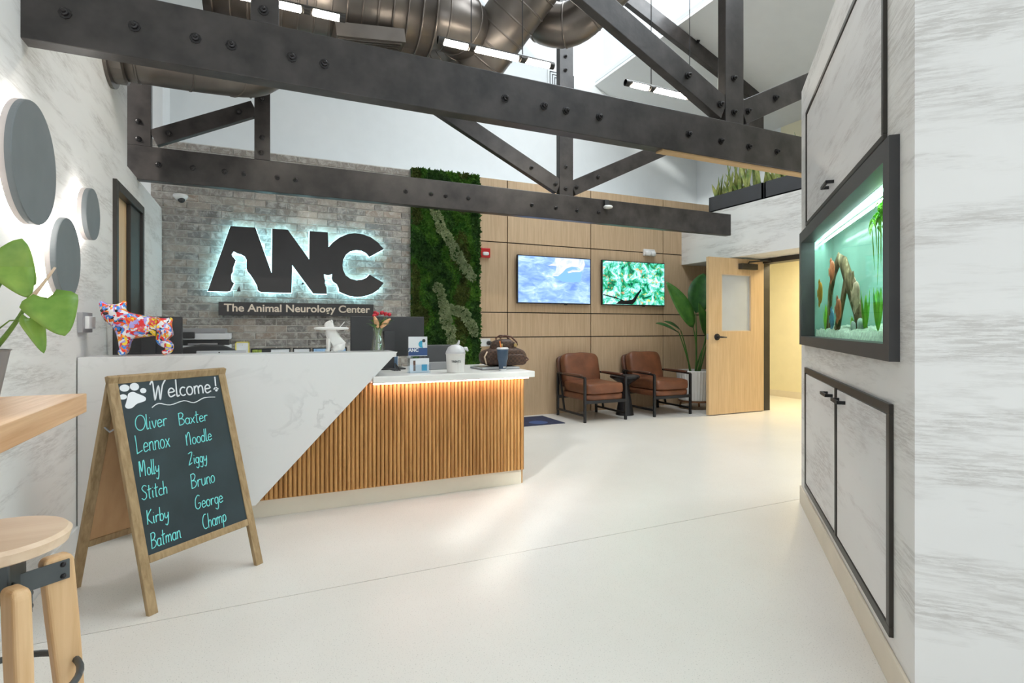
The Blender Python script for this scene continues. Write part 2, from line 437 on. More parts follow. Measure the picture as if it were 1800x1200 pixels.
# ceiling: two slopes, a roof light along the right slope
def slope(name, x0, z0, x1, z1, y0, y1, mat, th=.1, label=None):
    return struct(MB().prism([(x0, z0), (x1, z1), (x1, z1+th), (x0, z0+th)], y0, y1, 'y').build(name, mat), label)
CZ = lambda x: 5.30-.425*(x-4.117)
slope('ceiling_right', 7.4, CZ(7.4), 4.8, CZ(4.8), -3.2, 7.4, 'ceiling_paint', label='white sloping ceiling above the planter ledge')
slope('ceiling_ridge', 2.75, CZ(2.75), 2.3, CZ(2.75), -3.2, 7.4, 'ceiling_paint')
slope('ceiling_left', 2.3, CZ(2.75), -1.75, CZ(6.8), -3.2, 7.4, 'ceiling_paint', label='white sloping ceiling on the side of the ducts')
sky = struct(MB().prism([(2.75, CZ(2.75)+.04), (4.8, CZ(4.8)+.04), (4.8, CZ(4.8)+.05), (2.75, CZ(2.75)+.05)], -3.2, 7.4, 'y').build('window_1', 'pane'), 'long roof light in the sloping ceiling')
for i in range(8):
    y = -3.1+i*1.5
    MB().prism([(2.75, CZ(2.75)-.03), (4.8, CZ(4.8)-.03), (4.8, CZ(4.8)+.09), (2.75, CZ(2.75)+.09)], y, y+.06, 'y').build('glazing_bar', 'white_paint', sky)
# right side: header over the door recess, set-back upper wall
hd = MB().box((6.05, 1.2, 2.19), (6.9, 6.74, 2.90))
struct(hd.build('wall_right_header', 'wallcover'), 'streaked white header wall over the open door, planters on top')
wr = MB().box((6.63, 5.74, 0), (6.75, 6.74, 2.19)).box((6.63, 1.2, 0), (6.75, 4.62, 2.19)).box((6.63, 4.62, 2.185), (6.75, 5.74, 2.19))
struct(wr.build('wall_right', 'wallcover'))
rect('wall_right_upper', (6.9, -3.2, 2.2), (7.0, 5.62, 4.7), 'cream_paint_and_glow'); rect('wall_right_upper_end', (6.9, 5.62, 2.2), (7.0, 6.70, 4.7), 'white_paint')  # cream stretch paints a warm lamp's glow onto a white wall
rect('wall_right_return', (6.9, 6.70, 2.9), (7.9, 7.3, 4.7), 'white_paint')
rect('wall_corridor', (8.28, 1.2, 0), (8.4, 7.6, 2.6), 'cream_paint_and_glow', 'pale yellow corridor wall beyond the open door')
rect('baseboard_corridor', (8.265, 1.2, 0), (8.28, 7.6, .11), 'base_cream')
rect('wall_corridor_end', (6.75, 7.5, 0), (8.4, 7.6, 2.6), 'cream_paint_and_glow')
rect('ceiling_corridor', (6.75, 1.2, 2.5), (8.4, 7.6, 2.6), 'cream_paint_and_glow')
rect('wall_corridor_near', (6.75, 1.1, 0), (8.4, 1.2, 2.6), 'cream_paint_and_glow')
cl = thing('corridor_lamp', (7.55, 5.3, 2.5), 'round warm ceiling lamp in the corridor past the open door', 'lamp')
MB().lathe([(.16, 2.46), (.17, 2.5)], (7.55, 5.3, 0)).build('housing', 'white_plastic', cl)
MB().lathe([(.14, 2.448), (.145, 2.46)], (7.55, 5.3, 0)).build('diffuser', 'lamp_warm', cl)
l = bpy.data.lights.new('corridor_glow', 'AREA'); l.shape = 'DISK'; l.size = .28; l.energy = 42; l.color = (1, .85, .55)
o = bpy.data.objects.new('corridor_glow', l); COL.objects.link(o); o.location = (7.55, 5.3, 2.44)
# shop front behind the viewer: solid end walls, mullions and glass
rect('wall_front_left', (-1.1, -3.2, 0), (-.7, -3.0, 5.6), 'white_paint')
rect('wall_front_right', (4.2, -3.2, 0), (7.4, -3.0, 5.6), 'white_paint')
rect('wall_front_upper', (-.7, -3.2, 3.3), (4.2, -3.0, 6.6), 'white_paint')
sf = struct(MB().box((-.7, -3.12, 0), (4.2, -3.11, 3.3)).build('window_2', 'pane'), 'shop front glazing opposite the desk')
for x in (-.7, .5, 1.7, 2.9, 4.14): MB().box((x, -3.15, 0), (x+.06, -3.07, 3.3)).build('mullion', 'black_steel', sf)
for z in (0, 2.3, 3.24): MB().box((-.7, -3.15, z), (4.2, -3.07, z+.06)).build('transom', 'black_steel', sf)
rect('wall_right_near', (4.2, -3.0, 0), (4.3, -.9, 2.82), 'wallcover')

# ------------------------------------------------------------------ brick wall (each visible brick its own piece)
bw = struct(MB().box((-1.01, 6.68, 0), (1.70, 6.80, 3.15)).build('wall_brick', 'mortar'), 'whitewashed grey brick wall behind the desk')
BL, BH, PL, PH = .205, .062, .216, .0768
protos = []
rb = random.Random(3)
def brick_mesh(Lb, seed):
    r_ = random.Random(seed); mb = MB(); j = lambda a: r_.uniform(-a, a); d = .012
    f = [(j(.003), -d+j(.003), j(.003)), (Lb+j(.003), -d+j(.003), j(.003)), (Lb+j(.003), -d+j(.003), BH+j(.003)), (j(.003), -d+j(.003), BH+j(.003))]
    b = [(-.002, .01, -.002), (Lb+.002, .01, -.002), (Lb+.002, .01, BH+.002), (-.002, .01, BH+.002)]
    mb.add(f+b, [(0,1,2,3),(0,4,5,1),(1,5,6,2),(2,6,7,3),(3,7,4,0)])
    me = bpy.data.meshes.new('brick'); me.from_pydata(mb.v, [], mb.f); me.materials.append(M['brick']); return me
FULL = [brick_mesh(BL, i) for i in range(5)]; HALF = [brick_mesh(BL/2-.003, 20+i) for i in range(3)]
rest = MB(); nb = 0
for row in range(41):
    z = .004+row*PH; x = -1.005+(0 if row % 2 else -PL/2)
    while x < 1.69:
        x0 = x; half = False
        if x0 < -1.01: x0, half = -1.005, True
        if x0+BL > 1.70: half = True
        if x0+BL/2 > 1.71: break
        visible = 1.0 < z < 2.66 and x0 > -.95
        if visible and nb < 300:
            me = rb.choice(HALF if half else FULL)
            o = bpy.data.objects.new('brick', me); COL.objects.link(o); o.parent = bw; o.location = (x0, 6.68, z); nb += 1
        else:
            src = rb.choice(HALF if half else FULL)
            rest.add([(v.co.x+x0, v.co.y+6.68, v.co.z+z) for v in src.vertices], [tuple(p.vertices) for p in src.polygons])
        x += PL
o = rest.build('brick_courses', 'brick', bw); o['kind'] = 'stuff'

# ------------------------------------------------------------------ oak panels
wb_ = struct(MB().box((2.60, 6.765, 0), (6.63, 6.80, 3.19)).build('wall_back', 'black_gap'), 'oak panelled back wall with black reveals')
xs = [2.605, 3.04, 4.363, 5.682, 6.625]; zs = [.0, 1.075, 1.407, 2.346, 3.19]
g = .007
for i in range(4):
    for j in range(4):
        MB().box((xs[i]+g, 6.74, zs[j]+(g if j else .0)), (xs[i+1]-g, 6.77, zs[j+1]-g)).build('wood_panel', 'oak_panel', wb_)

# ------------------------------------------------------------------ moss wall
ms = thing('moss_panel', (2.15, 6.66, 0), 'tall green preserved moss panel between brick and oak', 'moss panel')
MB().box((1.705, 6.64, .3), (2.595, 6.76, 3.17)).build('backing', 'moss_dark', ms)
def tuft(mb, c, s, n, rr):
    for k in range(n):
        d = Vector((rr.gauss(0, 1), -abs(rr.gauss(.7, .5)), rr.gauss(0, 1))).normalized()
        a = d.orthogonal().normalized(); ang = rr.uniform(0, 6.28); a = Matrix.Rotation(ang, 3, d) @ a
        tip = c+d*s*rr.uniform(.7, 1.3); w = a*s*.28; m_ = c+d*s*.55
        mb.add([c-w*.3, c+w*.3, m_+w, tip, m_-w], [(0, 1, 2, 3, 4)])
def pale(x, z):
    # two wandering light bands
    def seg(p, a, b):
        a, b, p = Vector(a), Vector(b), Vector(p); t = max(0, min(1, (p-a).dot(b-a)/(b-a).length_squared)); return (p-a-(b-a)*t).length
    d = min(seg((x, z), (1.97, 2.75), (2.08, 2.42)), seg((x, z), (2.08, 2.42), (2.28, 2.12)), seg((x, z), (2.28, 2.12), (2.46, 1.86)),
            seg((x, z), (2.03, 1.70), (2.12, 1.45)), seg((x, z), (2.12, 1.45), (2.36, 1.38)), seg((x, z), (2.36, 1.38), (2.52, 1.15)), seg((x, z), (2.12, 1.45), (2.16, 1.2)), seg((x, z), (2.16, 1.2), (2.24, .85)))
    w = .062+.035*noise.noise(Vector((x*6, 0, z*6)))
    return d < w
moss = {k: MB() for k in ('moss_dark', 'moss_green', 'moss_brown', 'moss_pale')}
rm = random.Random(11)
for i in range(7600):
    x = rm.uniform(1.71, 2.59); z = rm.uniform(.75, 3.16)
    q = noise.noise(Vector((x*3.2, 3, z*2.6))); bul = .03*noise.noise(Vector((x*7, 9, z*7)))
    if pale(x, z):
        k = 'moss_pale'; s_, n_ = .022, 11; y = 6.60+bul
    else:
        k = 'moss_dark' if q < -.02 else ('moss_green' if q < .33 else 'moss_brown'); s_, n_ = .036, 8; y = 6.635+bul
    tuft(moss[k], Vector((x, y, z)), s_*rm.uniform(.7, 1.3), n_, rm)
for k, mb in moss.items():
    o = mb.build({'moss_dark': 'dark_moss', 'moss_green': 'green_moss', 'moss_brown': 'olive_moss', 'moss_pale': 'pale_moss'}[k], k, ms); o['kind'] = 'stuff'

# ------------------------------------------------------------------ diagonal wall with aquarium
A = Vector((3.386, 2.593, 0)); DD = Vector((-1, -1, 0))/math.sqrt(2); NN = Vector((1, -1, 0))/math.sqrt(2); SL = 2.274
class DMB(MB):
    """boxes laid out along the diagonal wall: s along it, d behind its face, z up"""
    def sb(s, s0, s1, d0, d1, z0, z1):
        vs = []
        for z in (z0, z1):
            for (ss, d) in ((s0, d0), (s1, d0), (s1, d1), (s0, d1)): p = A+DD*ss+NN*d; vs.append((p.x, p.y, z))
        return s.add(vs, [(0,1,2,3),(7,6,5,4),(0,4,5,1),(1,5,6,2),(2,6,7,3),(3,7,4,0)])
def dpt(s, d, z): p = A+DD*s+NN*d; return Vector((p.x, p.y, z))
F0, F1, FZ0, FZ1 = .13, 2.135, 1.09, 1.825
dw = DMB()
dw.sb(0, SL, 0, .8, 0, FZ0+.02); dw.sb(0, SL, 0, .8, FZ1-.02, 2.82); dw.sb(0, F0+.02, 0, .8, FZ0+.02, FZ1-.02); dw.sb(F1-.02, SL, 0, .8, FZ0+.02, FZ1-.02); dw.sb(F0+.02, F1-.02, .72, .8, FZ0+.02, FZ1-.02)
struct(dw.build('wall_diagonal', 'wallcover'), 'diagonal white streaked wall housing the aquarium')
struct(DMB().sb(0, SL+.012, -.012, 0, 0, .12).build('baseboard_diagonal', 'base_cream', bevel=.004))
struct(DMB().sb(SL-.08, SL, .8, 4.2, 0, 2.82).build('wall_aquarium_side', 'wallcover'), 'white streaked wall face at the near side of the aquarium wall')
struct(DMB().sb(SL, SL+.012, 0, 3.2, 0, .12).build('baseboard_aquarium_side', 'base_cream'))
aq = thing('aquarium', dpt(1.13, 0, FZ0), 'built-in aquarium with black frame in the diagonal wall', 'aquarium')
fw = .07
for z0_, z1_ in ((FZ0, FZ0+fw*.8), (FZ1-fw, FZ1)): DMB().sb(F0+fw, F1-fw, -.03, .0, z0_, z1_).build('frame_rail', 'frame_dark', aq)
DMB().sb(F0+fw, F1-fw, .0, .05, FZ0+.02, FZ0+fw*.8).build('inner_rail', 'frame_dark', aq); DMB().sb(F0+fw, F1-fw, .0, .05, FZ1-fw, FZ1-.02).build('inner_rail', 'frame_dark', aq)
DMB().sb(F0, F0+fw, -.03, 0, FZ0, FZ1).build('frame_stile', 'frame_dark', aq)
DMB().sb(F0+.02, F0+fw, 0, .05, FZ0+.02, FZ1-.02).build('inner_stile', 'frame_dark', aq)
DMB().sb(F1-fw, F1, -.03, 0, FZ0, FZ1).build('frame_stile', 'frame_dark', aq)
DMB().sb(F1-fw, F1-.02, 0, .05, FZ0+.02, FZ1-.02).build('inner_stile', 'frame_dark', aq)
I0, I1, IZ0, IZ1, DP = F0+fw, F1-fw, FZ0+.055, FZ1-fw, .60
DMB().sb(I0-.02, I1+.02, .045, .051, IZ0, IZ1).build('front_glass', 'tank_glass', aq)
DMB().sb(I0-.02, I1+.02, DP, DP+.02, IZ0-.02, IZ1+.04).build('back_panel', 'tank_back', aq)
DMB().sb(I0-.04, I0-.02, .05, DP, IZ0-.02, IZ1+.04).build('end_panel', 'tank_back', aq)
DMB().sb(I1+.02, I1+.04, .05, DP, IZ0-.02, IZ1+.04).build('end_panel', 'tank_back', aq)
wq = [dpt(I1+.02, .054, IZ0-.01), dpt(I0-.02, .054, IZ0-.01), dpt(I0-.02, .054, IZ1+.01), dpt(I1+.02, .054, IZ1+.01)]
MB().add(wq, [(3, 2, 1, 0)]).build('water', 'water', aq)
DMB().sb(I0, I1, .085, .11, 1.742, 1.752).build('light_bar', 'tank_led', aq)  # extra bar added behind the glass to brighten the tank
DMB().sb(I0, I1, .30, .34, 1.75, 1.76).build('light_bar', 'tank_led', aq)
DMB().sb(I0-.02, I1+.02, .05, DP, IZ1+.03, IZ1+.045).build('lid', 'light_plastic', aq)
gv = DMB(); nS, nD = 60, 16; gvv = []
for i in range(nS+1):
    for j in range(nD+1):
        s = I0-.01+(I1-I0+.02)*i/nS; d = .06+(DP-.07)*j/nD
        gvv.append(dpt(s, .058, IZ0-.02) if j == 0 else dpt(s, d, IZ0+.035+.03*j/nD+.02*noise.noise(Vector((s*7, d*9, 2)))+.012*noise.noise(Vector((s*40, d*40, 5)))))
gv.add(gvv, [(i*(nD+1)+j, (i+1)*(nD+1)+j, (i+1)*(nD+1)+j+1, i*(nD+1)+j+1) for i in range(nS) for j in range(nD)])
o = gv.build('gravel_bed', 'gravel', smooth=True); tag(o, 'pale gravel bed on the aquarium bottom', 'gravel'); o['kind'] = 'stuff'
GZ = IZ0+.05
dwd = thing('driftwood', dpt(1.2, .3, GZ), 'branched brown driftwood standing in the aquarium', 'driftwood')
def dlog(pts, rad):
    MB().path([dpt(*p) for p in pts], [q*1.45 for q in rad], 10).build('branch', 'driftwood', dwd, smooth=True)
dlog([(1.14, .30, GZ-.02), (1.05, .30, GZ+.10), (.93, .30, GZ+.21), (.78, .30, GZ+.34), (.66, .30, GZ+.40)], [.05, .042, .045, .042, .02])
dlog([(.36, .30, GZ-.02), (.39, .30, GZ+.10), (.42, .30, GZ+.22), (.52, .30, GZ+.33), (.66, .30, GZ+.40)], [.035, .03, .032, .03, .03])
dlog([(.64, .25, GZ-.02), (.74, .27, GZ+.12), (.84, .29, GZ+.27)], [.035, .028, .03])
dlog([(.98, .30, GZ+.16), (1.0, .26, GZ+.29)], [.03, .012])
def fish(s, d, z, L, mat, label, tilt=0):
    f = thing('discus_fish', dpt(s, d, z), label, 'fish', 'fish in the aquarium')
    c = dpt(s, d, z); rot = Matrix.Rotation(R(45+tilt), 3, 'Z')
    MB().sup(c, (L*.5, L*.11, L*.46), .9, 16, 10, rot).build('body', mat, f, smooth=True)
    X_ = rot @ Vector((1, 0, 0)); Z_ = Vector((0, 0, 1)); Y_ = rot @ Vector((0, 1, 0))
    def fin(pts, nm):
        a = [c+X_*p[0]*L+Z_*p[1]*L-Y_*.003 for p in pts]; b = [q+Y_*.006 for q in a]; n = len(a)
        MB().add(a+b, [tuple(range(n)), tuple(range(n, 2*n))[::-1]]+[(i, n+i, n+(i+1) % n, (i+1) % n) for i in range(n)]).build(nm, mat, f)
    fin([(.44, .06), (.68, .2), (.64, 0), (.68, -.2), (.44, -.06)], 'tail_fin')
    fin([(-.1, .42), (.2, .62), (.42, .5), (.34, .3)], 'dorsal_fin'); fin([(-.1, -.42), (.2, -.62), (.42, -.5), (.34, -.3)], 'anal_fin')
    MB().sup(c-X_*L*.34+Z_*L*.06-Y_*L*.08, (.006,)*3, 1, 8, 6).build('eye', 'black_steel', f, smooth=True)
fish(.30, .12, 1.42, .15, 'fish_orange', 'orange discus fish nearest the far frame of the aquarium', 5)
fish(.575, .2, 1.533, .13, 'fish_red', 'red and white discus fish at the driftwood top', 5)
fish(.80, .15, 1.30, .13, 'fish_red', 'red orange discus fish in front of the driftwood fork', 8)
fish(.655, .13, 1.25, .12, 'fish_blue', 'pale blue discus fish low before the driftwood', 0)
fish(1.11, .22, 1.36, .15, 'fish_pearl', 'pearl and orange discus fish beside the right driftwood arm', 0)
rp = random.Random(5)
def tank_plant(s, d, h, n, label, w=.04):
    p = thing('water_plant', dpt(s, d, GZ), label, 'plant', 'green plants in the aquarium')
    for k in range(n):
        a = rp.uniform(0, 6.28); e = h*rp.uniform(.6, 1); b = dpt(s, d, GZ-.01); sp = e*.55
        leaf_between(b, b+Vector((math.cos(a)*sp, math.sin(a)*sp, e)), w, 'tank_leaf', 'leaf', p, up=(math.cos(a), math.sin(a), .4), droop=.25)
tank_plant(.44, .14, .15, 16, 'leafy green plant on the gravel by the far frame')
tank_plant(1.30, .2, .17, 14, 'tall-leaved green plant on the gravel beside the driftwood foot')
tank_plant(1.5, .2, .17, 18, 'wide green rosette plant on the gravel, second from the near frame')
tank_plant(1.75, .12, .15, 14, 'small green plant on the gravel at the near frame')
tank_plant(.9, .35, .07, 8, 'tiny green plant on the gravel under the driftwood arch')
hp = thing('floating_plant', dpt(1.62, .16, 1.70), 'bright green plant hanging from the aquarium waterline', 'plant')
for k in range(60):
    a = rp.uniform(0, 6.28); b = dpt(1.60+rp.uniform(-.12, .14), .17+rp.uniform(-.05, .05), 1.67+rp.uniform(-.05, .06))
    leaf_between(b, b+Vector((math.cos(a)*.06, math.sin(a)*.06, rp.uniform(-.03, .04))), .045, 'tank_leaf', 'leaf', hp, droop=.4)
for k in range(7):
    b = dpt(1.45+.045*k, .15+.01*(k % 3), 1.66); e = b+DD*rp.uniform(-.08, .08)+Vector((0, 0, -rp.uniform(.14, .30)))
    leaf_between(b, e, .014, 'tank_leaf', 'hanging_blade', hp, up=(1, -1, 0), droop=.05)
ob = tag(DMB().sb(1.74, 1.80, .10, .14, 1.58, 1.70).build('filter_block', 'tank_wood', bevel=.004), 'small rust brown block at the upper near side of the aquarium', 'block')
for k, (s, d, r_) in enumerate(((1.2, .22, .05), (1.08, .2, .035), (1.62, .3, .045), (.52, .36, .035))):
    mb = MB().sup(dpt(s, d, GZ+.01), (r_*1.2, r_, r_*.8), .8, 10, 7)
    mb.v = [tuple(Vector(v)+Vector((1, 1, 1))*.008*noise.noise(Vector(v)*25)) for v in mb.v]
    tag(mb.build('aquarium_rock', 'tank_rock', smooth=True), ['largest grey green rock at the driftwood foot', 'small rock beside the largest aquarium rock', 'rock on the gravel near the near frame of the aquarium', 'small rock behind the far driftwood branch'][k], 'rock', 'rocks in the aquarium')
# cupboard doors in the diagonal wall
cb = thing('cabinet', dpt(1.15, 0, .16), 'built-in white streaked double-door cabinet with black edging under the aquarium', 'cabinet')
def edged(root, s0, s1, z0, z1, w, nm='edging'):
    DMB().sb(s0, s1, -.014, .0, z0, z0+w).build(nm, 'bronze', root, bevel=.002); DMB().sb(s0, s1, -.014, .0, z1-w, z1).build(nm, 'bronze', root, bevel=.002)
    DMB().sb(s0, s0+w, -.014, .0, z0+w, z1-w).build(nm, 'bronze', root, bevel=.002); DMB().sb(s1-w, s1, -.014, .0, z0+w, z1-w).build(nm, 'bronze', root, bevel=.002)
edged(cb, .226, 2.07, .165, .945, .035)
DMB().sb(1.185, 1.215, -.016, 0, .2, .91).build('edging', 'bronze', cb, bevel=.002)
for s0, s1, hs in ((.268, 1.178, .98), (1.222, 2.03, 1.26)):
    d_ = DMB().sb(s0, s1, -.010, 0, .205, .905).build('door', 'wallcover_door', cb)
    DMB().sb(hs, hs+.14, -.045, -.035, .855, .87).sb(hs, hs+.012, -.04, -.008, .855, .87).sb(hs+.128, hs+.14, -.04, -.008, .855, .87).build('handle', 'black_steel', d_)
uc = thing('hatch', dpt(1.1, 0, 1.86), 'tall white streaked hatch with black edging above the aquarium', 'hatch')
edged(uc, .27, 2.0, 1.85, 2.58, .022)
ud = DMB().sb(.297, 1.973, -.008, 0, 1.875, 2.555).build('door', 'wallcover_door', uc)
DMB().sb(1.0, 1.14, -.045, -.035, 1.915, 1.93).sb(1.0, 1.012, -.04, -.006, 1.915, 1.93).sb(1.128, 1.14, -.04, -.006, 1.915, 1.93).build('handle', 'black_steel', ud)
# ------------------------------------------------------------------ roof trusses
CHB = [(-.76, 2.557), (-.51, 2.558), (-.27, 2.557), (-.12, 2.557), (.15, 2.555), (.305, 2.553), (1.32, 2.553), (1.58, 2.552), (1.733, 2.548), (1.98, 2.549), (2.72, 2.548), (3.02, 2.543), (3.297, 2.54), (3.59, 2.543),
       (.02, 2.76), (.027, 2.897), (.027, 3.241), (-.687, 2.831), (-.159, 3.099), (3.15, 3.02), (3.15, 2.772), (3.147, 4.268), (3.147, 4.114), (2.72, 2.959), (3.02, 2.811), (3.585, 2.955), (3.295, 2.806), (-.9, 2.895), (-.9, 2.751), (5.1, 4.86), (5.75, 4.56)]
boltme = MB().lathe([(.025, 0), (.025, .005), (.016, .006), (.016, .02), (.009, .022), (.009, .032), (.006, .034)], n=8, axis='y')
bm_ = bpy.data.meshes.new('bolt'); bm_.from_pydata(boltme.v, [], boltme.f); bm_.materials.append(M['bolt_metal'])
def truss(Y0, label, x_end, first):
    t = thing('roof_truss', (2, Y0, 2.42), label, 'truss', 'black timber roof trusses')
    T = .09; Yc = Y0+T/2
    MB().box((-.98 if first else -1.3, Y0, 2.42), (x_end, Y0+T, 2.70)).build('bottom_chord', 'beam_paint', t, bevel=.005)
    if first: MB().box((2.5, Y0+.01, 2.408), (x_end, Y0+T-.01, 2.4195)).build('underside_glow', 'lit_underside', t)  # pale strip colours in warm light on the beam's underside
    def post(x0, x1, z1, z0=2.70, ins=.004): MB().box((x0, Y0+ins, z0), (x1, Y0+T-.01, z1)).build('post', 'beam_paint', t, bevel=.004)
    post(-.037, .092, 4.9); post(3.072, 3.25, 5.45)
    if not first: post(-1.24, -.813, 4.4); post(6.0, 6.28, 4.35, 3.62)
    def brace(a, b, w, nm='brace', ins=0): MB().bar((a[0], Yc+ins, a[1]), (b[0], Yc+ins, b[1]), w, T-.02).build(nm, 'beam_paint', t, bevel=.004)
    if not first:
        brace((-.80, 2.78), (-.035, 3.155), .135); brace((-.035, 3.31), (-.82, 3.69), .125)
    brace((.10, 4.21), (3.07, 2.79), .17); brace((3.25, 2.79), (5.9, 4.06), .17)
    brace((2.75, 6.05-.36), (6.35, 4.46-.30+.12), .19, 'rafter', .004)
    brace((2.75, 6.05-.36), (-1.15, 3.95), .19, 'rafter', .004)
    for x, z in CHB:
        if first and x < -.85: continue
        o = bpy.data.objects.new('bolt', bm_); COL.objects.link(o); o.parent = t; o.location = Vector((x, Y0+(0.004 if z > 2.7 else 0), z))-t.location
truss(2.96, 'nearer black timber roof truss with large bolts across the top of the room', 5.67, True)
truss(5.38, 'farther black timber roof truss crossing before the brick and oak walls', 5.67, False)
# ------------------------------------------------------------------ air ducts
def duct_run(name, pts, r, label, rings=True, cat='duct', parent=None, step=.17, flange=None):
    c = [Vector(p) for p in pts]
    t = thing(name, c[0], label, cat, 'round dark metal air ducts')
    # smooth corners
    q = [c[0]]
    for i in range(1, len(c)-1):
        a = c[i]+(c[i-1]-c[i]).normalized()*min(r*1.1, (c[i-1]-c[i]).length*.45); b = c[i]+(c[i+1]-c[i]).normalized()*min(r*1.1, (c[i+1]-c[i]).length*.45)
        q += bez(a, c[i], b, 6)
    q.append(c[-1])
    MB().path(q, r, 28).build('tube', 'duct_metal', t, smooth=True)
    d = 0; nxt = step*.5
    for i in range(len(q)-1):
        Lg = (q[i+1]-q[i]).length
        while nxt < d+Lg:
            p = q[i].lerp(q[i+1], (nxt-d)/Lg); tn = (q[i+1]-q[i]).normalized()
            MB().path([p-tn*.008, p-tn*.004, p+tn*.004, p+tn*.008], [r+.001, r+.006, r+.006, r+.001], 28).build('seam', 'duct_metal', t, smooth=True)
            nxt += step
        d += Lg
    return t
t = duct_run('air_duct', [(-.90, 4.47, 3.09), (-.42, 4.47, 3.09), (.05, 4.75, 3.22), (.1, 4.8, 3.7)], .21, 'elbowed dark duct coming out of the white wall with a round flange', step=.3)
MB().lathe([(.27, -.91), (.27, -.89), (.235, -.885), (.235, -.82), (.215, -.81)], (0, 4.47, 3.09), 32, 'x').build('flange', 'duct_metal', t, smooth=False)
duct_run('air_duct', [(-.35, 4.35, 3.72), (1.25, 4.35, 3.72)], .32, 'widest spiral duct running level above the nearer truss', step=.11)
duct_run('air_duct', [(1.15, 4.4, 3.78), (1.62, 4.4, 3.78), (1.66, 4.85, 3.78), (1.5, 5.2, 3.80)], .25, 'thick segmented elbow duct turning down beside the spiral duct', step=.16)
duct_run('air_duct', [(1.62, 4.9, 3.30), (2.02, 4.3, 3.95), (2.45, 3.65, 4.65)], .23, 'straight seamed duct rising behind the long pendant lamp', step=.14)
duct_run('air_duct', [(2.12, 4.7, 5.2), (2.35, 4.55, 4.05), (2.62, 4.35, 3.95), (3.1, 3.7, 4.55)], .19, 'dark curved duct dipping between the posts at the ceiling centre', step=.22)
bx = thing('duct_boot', (1.0, 4.2, 3.3), 'ribbed rectangular duct outlet box under the spiral duct', 'duct')
MB().bar((.50, 4.22, 3.34), (1.0, 4.22, 3.40), .10, .26).build('box', 'duct_metal', bx)
for k in range(9):
    y = 4.12+.03*k; MB().bar((.52, y, 3.287), (.98, y, 3.343), .008, .012).build('louvre', 'duct_metal', bx)
# square pattern grilles high on the back wall
for k, (x0, z0, lb) in enumerate(((3.95, 4.62, 'white wall grille of nested squares behind the truss post'), (1.31, 4.62, 'white wall grille of nested squares behind the spiral duct'))):
    gr_ = thing('wall_grille', (x0+.24, 7.29, z0), lb, 'grille', 'nested square grilles on the upper wall')
    MB().box((x0, 7.275, z0), (x0+.48, 7.3, z0+.48)).build('plate', 'white_paint', gr_)
    for i in range(5):
        d = .03+.04*i; a, b = x0+d, x0+.48-d; c0, c1 = z0+d, z0+.48-d; w = .010
        MB().box((a, 7.27, c0), (b, 7.276, c0+w)).box((a, 7.27, c1-w), (b, 7.276, c1)).box((a, 7.27, c0), (a+w, 7.276, c1)).box((b-w, 7.27, c0), (b, 7.276, c1)).build('slot', 'black_steel', gr_)
# gable window
gw = struct(MB().box((4.95, 7.285, 5.35), (5.75, 7.295, 6.2)).build('window_3', 'pane'))

# ------------------------------------------------------------------ linear pendant lamps
def pendant(x0, x1, cuts, label, cab):
    t = thing('pendant_lamp', ((x0+x1)/2, 3.85, 3.29), label, 'lamp', 'slim linear pendant lamps in one row')
    MB().lathe([(.022, x0), (.022, x1)], (0, 3.85, 3.300), 14, 'x').build('housing', 'bronze', t, smooth=False)
    for a, b in cuts: MB().lathe([(.008, a), (.024, a+.008), (.024, b-.008), (.008, b)], (0, 3.85, 3.29), 16, 'x').build('light_tube', 'tube_glow', t, smooth=True)
    e = [x0]+[(cuts[i][1]+cuts[i+1][0])/2-.02 for i in range(len(cuts)-1)]+[x1-.04]
    for x in e: MB().lathe([(.027, x), (.027, x+.04)], (0, 3.85, 3.292), 16, 'x').build('joint_collar', 'bronze', t)
    for x in cab: MB().path([(x, 3.85, 3.33), (x, 3.85, 4.9)], .004, 6).build('cable', 'black_steel', t)
pendant(-.33, .53, [(-.29, .02), (.08, .256), (.318, .50)], 'linear glowing pendant lamp before the spiral duct', (-.1, .29))
pendant(1.18, 2.14, [(1.222, 1.415), (1.468, 1.832), (1.898, 2.105)], 'long three-part glowing pendant lamp under the seamed duct', (1.44, 1.865))
pendant(2.84, 3.80, [(2.90, 3.085), (3.15, 3.52), (3.58, 3.76)], 'linear glowing pendant lamp passing behind the truss brace', (3.115, 3.55))

# ------------------------------------------------------------------ glowing wall discs
for (y, z, r, lb) in ((2.89, 1.878, .250, 'largest round grey wall disc lit from behind'), (3.325, 1.54, .192, 'middle-sized round grey wall disc lit from behind, lowest of three'), (3.76, 1.832, .142, 'smallest round grey wall disc lit from behind, beside the door')):
    t = thing('wall_lamp', (XL, y, z), lb, 'lamp', 'round backlit discs on the white wall')
    MB().lathe([(r*.985, -.862), (r, -.86), (r, -.842), (r*.99, -.838)], (0, y, z), 64, 'x').build('disc', 'disc_gray', t)
    MB().lathe([(r*.99, -.882), (r*1.0, -.88), (r*1.0, -.8605), (r*.98, -.8605)], (0, y, z), 64, 'x').build('rim', 'disc_rim', t)
    MB().lathe([(r*.90, -.892), (r*.90, -.884)], (0, y, z), 64, 'x').build('back_light', 'halo_white', t)
    MB().lathe([(.04, -.91), (.04, -.885)], (0, y, z), 16, 'x').build('stem', 'white_plastic', t)

